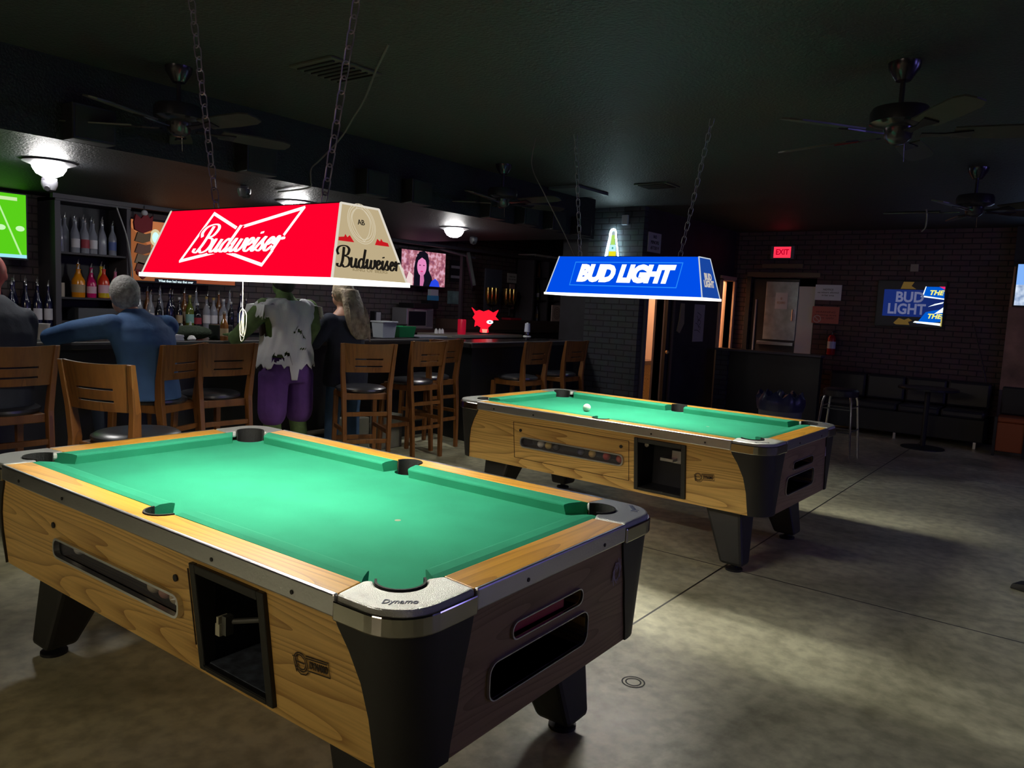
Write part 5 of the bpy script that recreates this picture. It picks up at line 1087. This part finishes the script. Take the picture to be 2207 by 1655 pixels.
M_shoe = mat('dark_shoe', (.02, .018, .018), .5)
def shoe(p, d, parent, m=None):
    p, d = V(p), V(d).normalized(); mb = MB(); mb.tube([p-d*.09+V((0, 0, .035)), p+V((0, 0, .045)), p+d*.10+V((0, 0, .032)), p+d*.17+V((0, 0, .025))], [.033, .043, .040, .022], 12)
    mb.tube([p-d*.04+V((0, 0, .05)), p-d*.05+V((0, 0, .12))], [.045, .045], 12); return fuse(mb, 'shoe', m or M_shoe, parent, .01, 3)

# --- man in the blue shirt, leaning on the bar (facing -x: local +x forward, +y left)
def person(loc, deg, label): t = empty('person', loc, R(deg)); tag(t, label, 'person'); return t
t = person((-5.12, 2.66, 0), 180, 'person with grey hair in a blue denim shirt leaning on the bar, seen from behind')
mb = MB(); torso(mb, [(0, 0, .76, .15, .11), (0, 0, .95, .15, .10), (.06, 0, 1.15, .16, .10), (.13, 0, 1.27, .13, .08), (.17, 0, 1.33, .06, .05)]); head(mb, (.25, .05, 1.425), s=1.02, neck=(.17, .02, 1.29))
for sd, el, ha in ((1, (.52, .42, 1.12), (.74, .16, 1.12)), (-1, (.50, -.30, 1.12), (.74, -.08, 1.12))):
    flesh(mb, [(.12, sd*.18, 1.24), el, ha], [.045, .038, .028]); hand(mb, ha, (.5, -sd*.85, 0), (.85, sd*.5, 0))
fuse(mb, 'body', SK, t, .010, 3)
mb = MB(); torso(mb, [(-.01, 0, .735, .215, .17), (-.01, 0, .80, .205, .165), (.0, 0, .90, .195, .15), (.03, 0, 1.02, .20, .145), (.07, 0, 1.13, .222, .145), (.115, 0, 1.22, .225, .135), (.145, 0, 1.275, .175, .11), (.17, .01, 1.32, .085, .08), (.18, .01, 1.345, .07, .065)])
flesh(mb, [(.12, .19, 1.225), (.34, .33, 1.18), (.52, .42, 1.125), (.66, .27, 1.125)], [.085, .075, .062, .050]); flesh(mb, [(.12, -.19, 1.225), (.33, -.27, 1.17), (.50, -.30, 1.125), (.68, -.16, 1.125)], [.085, .072, .060, .050])
M_shirt = mat('blue_denim_shirt', (.045, .115, .27), .8, bump=.6, bscale=14, var=.15, vscale=6)
fuse(mb, 'shirt', M_shirt, t, .012, 5)
mb = MB()
for sd in (1, -1): flesh(mb, [(.0, sd*.10, .80), (.30, sd*.15, .79), (.40, sd*.14, .72), (.34, sd*.13, .32)], [.10, .088, .075, .055])
fuse(mb, 'trousers', mat('dark_jeans', (.02, .03, .06), .8), t, .014, 4)
for sd in (1, -1): shoe((.34, sd*.13, .18), (1, 0, 0), t)
def hair_cap(c, s, m, parent, nm='hair', low=-.03, long=None):
    c = V(c); mb = MB(); mb.sphere(c+V((-.018, 0, .028))*s, .108*s, 24, (1.0, .86, 1.08))
    mb.sphere(c+V((-.055, 0, -.02))*s, .075*s, 16, (.8, 1.05, 1.0))
    if long:
        torso(mb, long)
    o = fuse(mb, nm, m, parent, .009, 2)
    # keep the face clear
    bm = bmesh.new(); bm.from_mesh(o.data); kill = [v for v in bm.verts if v.co.x > c.x+.045*s and v.co.z < c.z+.075*s]
    bmesh.ops.delete(bm, geom=kill, context='VERTS'); bm.to_mesh(o.data); bm.free(); return o
M_grey = mat('grey_hair', (.27, .26, .25), .7, bump=.8, bscale=90, var=.35, vscale=40)
hair_cap((.25, .05, 1.425), 1.03, M_grey, t); eyes((.25, .05, 1.425), 1.0, t)

# --- person in a ragged white top and purple trousers
t = person((-5.28, 3.90, 0), 182, 'person standing at the bar in a torn white top, green sleeves and purple trousers'); s_ = 1.0
mb = MB(); torso(mb, [(0, 0, .92, .17, .12), (0, 0, 1.05, .165, .115), (0, 0, 1.20, .19, .12), (.01, 0, 1.33, .205, .115), (.02, 0, 1.41, .18, .09), (.03, 0, 1.46, .09, .07), (.04, 0, 1.50, .065, .06)]); head(mb, (.07, 0, 1.60), s=1.04, neck=(.04, 0, 1.45))
flesh(mb, [(.02, .21, 1.38), (.09, .30, 1.24), (.18, .36, 1.12), (.44, .20, 1.13)], [.080, .070, .060, .040]); hand(mb, (.44, .20, 1.13), (.9, -.35, .05), (.3, .9, 0))
flesh(mb, [(.01, -.225, 1.38), (.02, -.285, 1.22), (.10, -.29, 1.08), (.40, -.20, 1.13)], [.082, .068, .056, .038]); hand(mb, (.40, -.20, 1.13), (.95, .2, 0), (-.2, .9, 0))
for sd in (1, -1): flesh(mb, [(0, sd*.12, .9), (.02, sd*.13, .50), (-.02, sd*.13, .30), (.0, sd*.13, .09)], [.10, .075, .068, .045])
fuse(mb, 'body', GR, t, .010, 3)
mb = MB(); torso(mb, [(0, 0, .98, .20, .14), (0, 0, .90, .225, .155), (0, 0, .82, .24, .155), (0, 0, .77, .235, .14)])
for sd in (1, -1): flesh(mb, [(0, sd*.125, .84), (0, sd*.13, .70), (.0, sd*.135, .58), (0, sd*.135, .52)], [.125, .120, .118, .116])
fuse(mb, 'trousers', mat('purple_cloth', (.085, .028, .17), .85, bump=.4, bscale=18, var=.25, vscale=7), t, .012, 3)
for sd in (1, -1): shoe((0, sd*.13, .0), (1, sd*.15, 0), t)
# ragged top: an open shell around the torso, cut at hem, sleeves and slits
mb = MB(); n = 72; prof = [(.86, .262, .178), (.92, .262, .178), (1.0, .25, .168), (1.08, .232, .155), (1.16, .225, .15), (1.24, .232, .148), (1.31, .265, .150), (1.37, .292, .140), (1.415, .285, .125), (1.445, .235, .11), (1.46, .165, .095)]
def lerp_prof(z):
    for (z0, a0, b0), (z1, a1, b1) in zip(prof, prof[1:]):
        if z <= z1: k = max(0, (z-z0)/(z1-z0)); return a0+(a1-a0)*k, b0+(b1-b0)*k
    return prof[-1][1:]
nz = 40; grid = []; rr = random.Random(3); hem = []
for i in range(n):
    u = i/n; hem.append(.865+.05*abs(((u*11) % 1)-.5)*2+.03*rr.random())
for k in (33, 34, 35): hem[k] = .80
for k in (27, 28, 29): hem[k] = .93
for i in range(n):
    col = []; th = 2*pi*i/n
    for j in range(nz+1):
        z = hem[i]+(1.46-hem[i])*j/nz; a, b = lerp_prof(max(.86, z)); wr = .006*sin(th*9+z*14)+.004*sin(th*17-z*25)
        back = -cos(th); ztop = 1.46-.055*max(0, 1-abs(sin(th))*2.2) if j == nz else z
        col.append(mb.bm.verts.new((.015+(b+wr)*cos(th), (a+wr)*sin(th), ztop)))
    grid.append(col)
def holed(th, z):
    y = sin(th); bk = cos(th) < 0
    if bk and abs(z-(1.175+.03*cos(y*9))) < .012*(1-(abs(y+.05)/.42)**2) and abs(y+.05) < .42: return True
    if bk and abs(z-1.045) < .008 and -.45 < y < -.12: return True
    if bk and .30 < y < .80 and abs(z-(1.02-.10*(y-.3))) < .055*(y-.25): return True
    if abs(y) > .86 and 1.15 < z < 1.30+.02*sin(th*40): return True       # arm holes
    return False
for i in range(n):
    for j in range(nz):
        a, b, c, d = grid[i][j], grid[(i+1) % n][j], grid[(i+1) % n][j+1], grid[i][j+1]; z = (a.co.z+d.co.z)/2
        if not holed(2*pi*(i+.5)/n, z): mb.face([a, b, c, d])
# torn cap sleeves
for sd in (1, -1):
    m_ = 14; top = [mb.bm.verts.new((.02+.10*cos(pi+pi*k/(m_-1))*1.1, sd*(.20+.0*k), 1.425-.03*abs(k/(m_-1)-.5))) for k in range(m_)]
    low = [mb.bm.verts.new((.03+.115*cos(pi+pi*k/(m_-1))*1.05, sd*(.305+.008*(k % 2)), (1.30 if k % 2 else 1.335)-.02*rr.random())) for k in range(m_)]
    mid = [mb.bm.verts.new((.025+.115*cos(pi+pi*k/(m_-1)), sd*.290, 1.400)) for k in range(m_)]
    for k in range(m_-1): mb.face([top[k], top[k+1], mid[k+1], mid[k]]); mb.face([mid[k], mid[k+1], low[k+1], low[k]])
o = mb.obj('ragged_top', mat('white_cotton', (.58, .59, .62), .9, bump=.3, bscale=40), t, smooth=True); so = o.modifiers.new('s', 'SOLIDIFY'); so.thickness = .004
# sleeve stripes of cloth hanging at the hip
hair_cap((.07, 0, 1.60), 1.04, mat('black_hair', (.01, .01, .012), .6, bump=.6, bscale=80), t); eyes((.07, 0, 1.60), 1.04, t)

# --- person with long blond hair
t = person((-5.34, 4.58, 0), 186, 'person with long blond hair in a dark navy top and jeans standing at the bar')
mb = MB(); torso(mb, [(0, 0, .9, .15, .11), (0, 0, 1.05, .13, .10), (.01, 0, 1.22, .16, .10), (.02, 0, 1.33, .15, .08), (.03, 0, 1.40, .06, .05)]); head(mb, (.07, .0, 1.515), s=.97, neck=(.04, 0, 1.37))
flesh(mb, [(.02, .17, 1.29), (.12, .21, 1.12), (.40, .13, 1.12)], [.045, .038, .028]); hand(mb, (.42, .13, 1.125), (.95, -.2, 0), (.2, .9, 0), .92); flesh(mb, [(.02, -.17, 1.29), (.12, -.21, 1.12), (.40, -.13, 1.12)], [.045, .038, .028]); hand(mb, (.42, -.13, 1.125), (.95, .2, 0), (-.2, .9, 0), .92)
fuse(mb, 'body', SK, t, .010, 3)
M_navy = mat('dark_navy_cloth', (.012, .016, .034), .85, bump=.4, bscale=16, var=.25, vscale=5)
mb = MB(); torso(mb, [(-.005, 0, .70, .23, .165), (0, 0, .80, .235, .17), (0, 0, .92, .215, .16), (0, 0, 1.05, .19, .14), (.01, 0, 1.2, .205, .135), (.02, 0, 1.29, .20, .11), (.03, 0, 1.345, .12, .08), (.035, 0, 1.37, .07, .065)])
for sd in (1, -1): flesh(mb, [(.02, sd*.19, 1.275), (.09, sd*.235, 1.14), (.16, sd*.22, 1.07), (.34, sd*.16, 1.11)], [.078, .066, .058, .045])
fuse(mb, 'jacket', M_navy, t, .012, 4)
mb = MB(); torso(mb, [(0, 0, .92, .16, .12), (0, 0, .80, .185, .13), (0, 0, .74, .18, .12)]); flesh(mb, [(0, .10, .80), (.02, .13, .45), (0, .17, .12)], [.095, .070, .055]); flesh(mb, [(0, -.10, .80), (.02, -.12, .45), (0, -.13, .12)], [.095, .070, .055])
fuse(mb, 'jeans', mat('blue_jeans', (.035, .085, .19), .8, bump=.3, bscale=30, var=.2, vscale=8), t, .012, 4)
for sd in (1, -1): shoe((0, sd*.15, 0), (1, sd*.1, 0), t)
M_blond = mat('blond_hair', (.34, .27, .19), .55, bump=.9, bscale=45, var=.5, vscale=18)
h_ = hair_cap((.07, 0, 1.515), .99, M_blond, t, long=[(-.02, 0, 1.56, .09, .07), (-.065, 0, 1.45, .115, .06), (-.105, 0, 1.34, .135, .05), (-.135, -.01, 1.24, .14, .035), (-.14, -.025, 1.17, .115, .025), (-.14, -.05, 1.12, .07, .015)]); eyes((.07, 0, 1.515), .97, t)
m = MB()
for k in range(26):
    y = -.12+.235*k/25; z1 = 1.15+.07*abs(sin(k*1.7))-.05*(k < 10)
    m.tube(spline([(-.06, y*.65, 1.50), (-.125, y*.9-.005, 1.38), (-.165+.02*abs(y)*8, y-.012, 1.27), (-.168+.02*abs(y)*8, y-.03, z1)], 4), [.009]*12+[.003], 5)
m.obj('hair_strands', M_blond, h_, smooth=True)

# --- person at the left edge
t = person((-5.24, 1.72, 0), 180, 'person with a reddish bald head in a dark jacket, cut by the left frame edge')
mb = MB(); torso(mb, [(0, 0, .78, .18, .14), (0, 0, 1.0, .18, .13), (.03, 0, 1.2, .20, .13), (.06, 0, 1.33, .17, .10), (.08, 0, 1.42, .07, .06)]); head(mb, (.15, -.09, 1.525), s=1.06, neck=(.09, -.06, 1.38))
for sd in (1, -1): flesh(mb, [(.05, sd*.2, 1.28), (.2, sd*.28, 1.08), (.55, sd*.16, 1.13)], [.05, .045, .03]); hand(mb, (.58, sd*.16, 1.13), (.95, -sd*.3, 0), (sd*.3, sd*.95, 0))
fuse(mb, 'body', SK2, t, .010, 3); eyes((.15, -.09, 1.525), 1.06, t)
mb = MB(); torso(mb, [(-.01, -.02, .74, .24, .18), (-.01, -.02, .90, .24, .18), (0, -.02, 1.05, .255, .175), (.02, -.02, 1.18, .265, .165), (.05, -.03, 1.29, .24, .14), (.075, -.045, 1.37, .14, .10), (.09, -.06, 1.41, .08, .075)])
for sd in (1, -1): flesh(mb, [(.05, sd*.21-.02, 1.25), (.16, sd*.27, 1.10), (.30, sd*.25, 1.06), (.50, sd*.18, 1.12)], [.088, .078, .068, .05])
fuse(mb, 'jacket', mat('charcoal_jacket', (.028, .034, .050), .8, bump=.3, bscale=20, var=.2, vscale=6), t, .013, 4)
mb = MB()
for sd in (1, -1): flesh(mb, [(.0, sd*.11, .82), (.34, sd*.15, .80), (.43, sd*.14, .72), (.36, sd*.13, .32)], [.11, .095, .08, .06])
fuse(mb, 'trousers', MATS['dark_jeans'], t, .014, 4)
for sd in (1, -1): shoe((.36, sd*.13, .18), (1, 0, 0), t)

# small far things: green rubber stains ring on the floor, bar-area clutter boxes
m = MB()
for r_ in (.045, .030): ribbon(m, [V((r_*cos(2*pi*i/24), r_*sin(2*pi*i/24), 0)) for i in range(25)], .006)
m.xf(M.Translation((-1.342, 2.692, .0006))); o = m.obj('floor_mark', mat('floor_ink', (.03, .032, .025), .7)); tag(o, 'faint dark ring mark on the concrete near the foreground table', 'mark')
for (x, y), lb in (((-5.62, 4.92), 'grey paper bag on the floor under the stool before the blond hair'), ((-5.60, 5.35), 'pale box on the floor behind the middle stool')):
    o = box('floor_box', mat('floor_box_grey', (.16, .16, .13), .7, var=.3), x-.09, x+.09, y-.14, y+.14, 0, .34, bevel=.008); tag(o, lb, 'box')

# ------------------------------------------------------------------ fixtures that stand outside the frame
for (x, y), lb in (((2.6, 1.2), 'added dome light on the main ceiling, unseen outside the view at right'), ((2.6, 7.2), 'added dome light on the main ceiling, unseen far to the right')):
    t = empty('dome_light', (x, y, CZ)); MB().lathe([(.001, 0), (.155, 0), (.16, -.012), (.115, -.03), (.001, -.03)], n=28).obj('base_ring', MATS['lamp_base'], t, smooth=True)  # unseen domes added to lift the light on the right side
    MB().lathe([(.105, -.03), (.10, -.05), (.078, -.085), (.04, -.105), (.001, -.11)], n=24).obj('dome_shade', emis('added_dome_glow', (1, .95, .92), 11), t, smooth=True); tag(t, lb, 'ceiling light')
for y, lb in ((4.6, 'nearer blue-lit television on the right wall'), (7.4, 'farther blue-lit television on the right wall')):
    t = empty('television', (4.98, y, 2.0)); box('tv_frame', M_black, -.05, 0, -.62, .62, -.36, .36, t); box('screen', emis('violet_screen', (.30, .26, 1.0), 7), -.052, -.05, -.60, .60, -.34, .34, t); tag(t, lb, 'television')
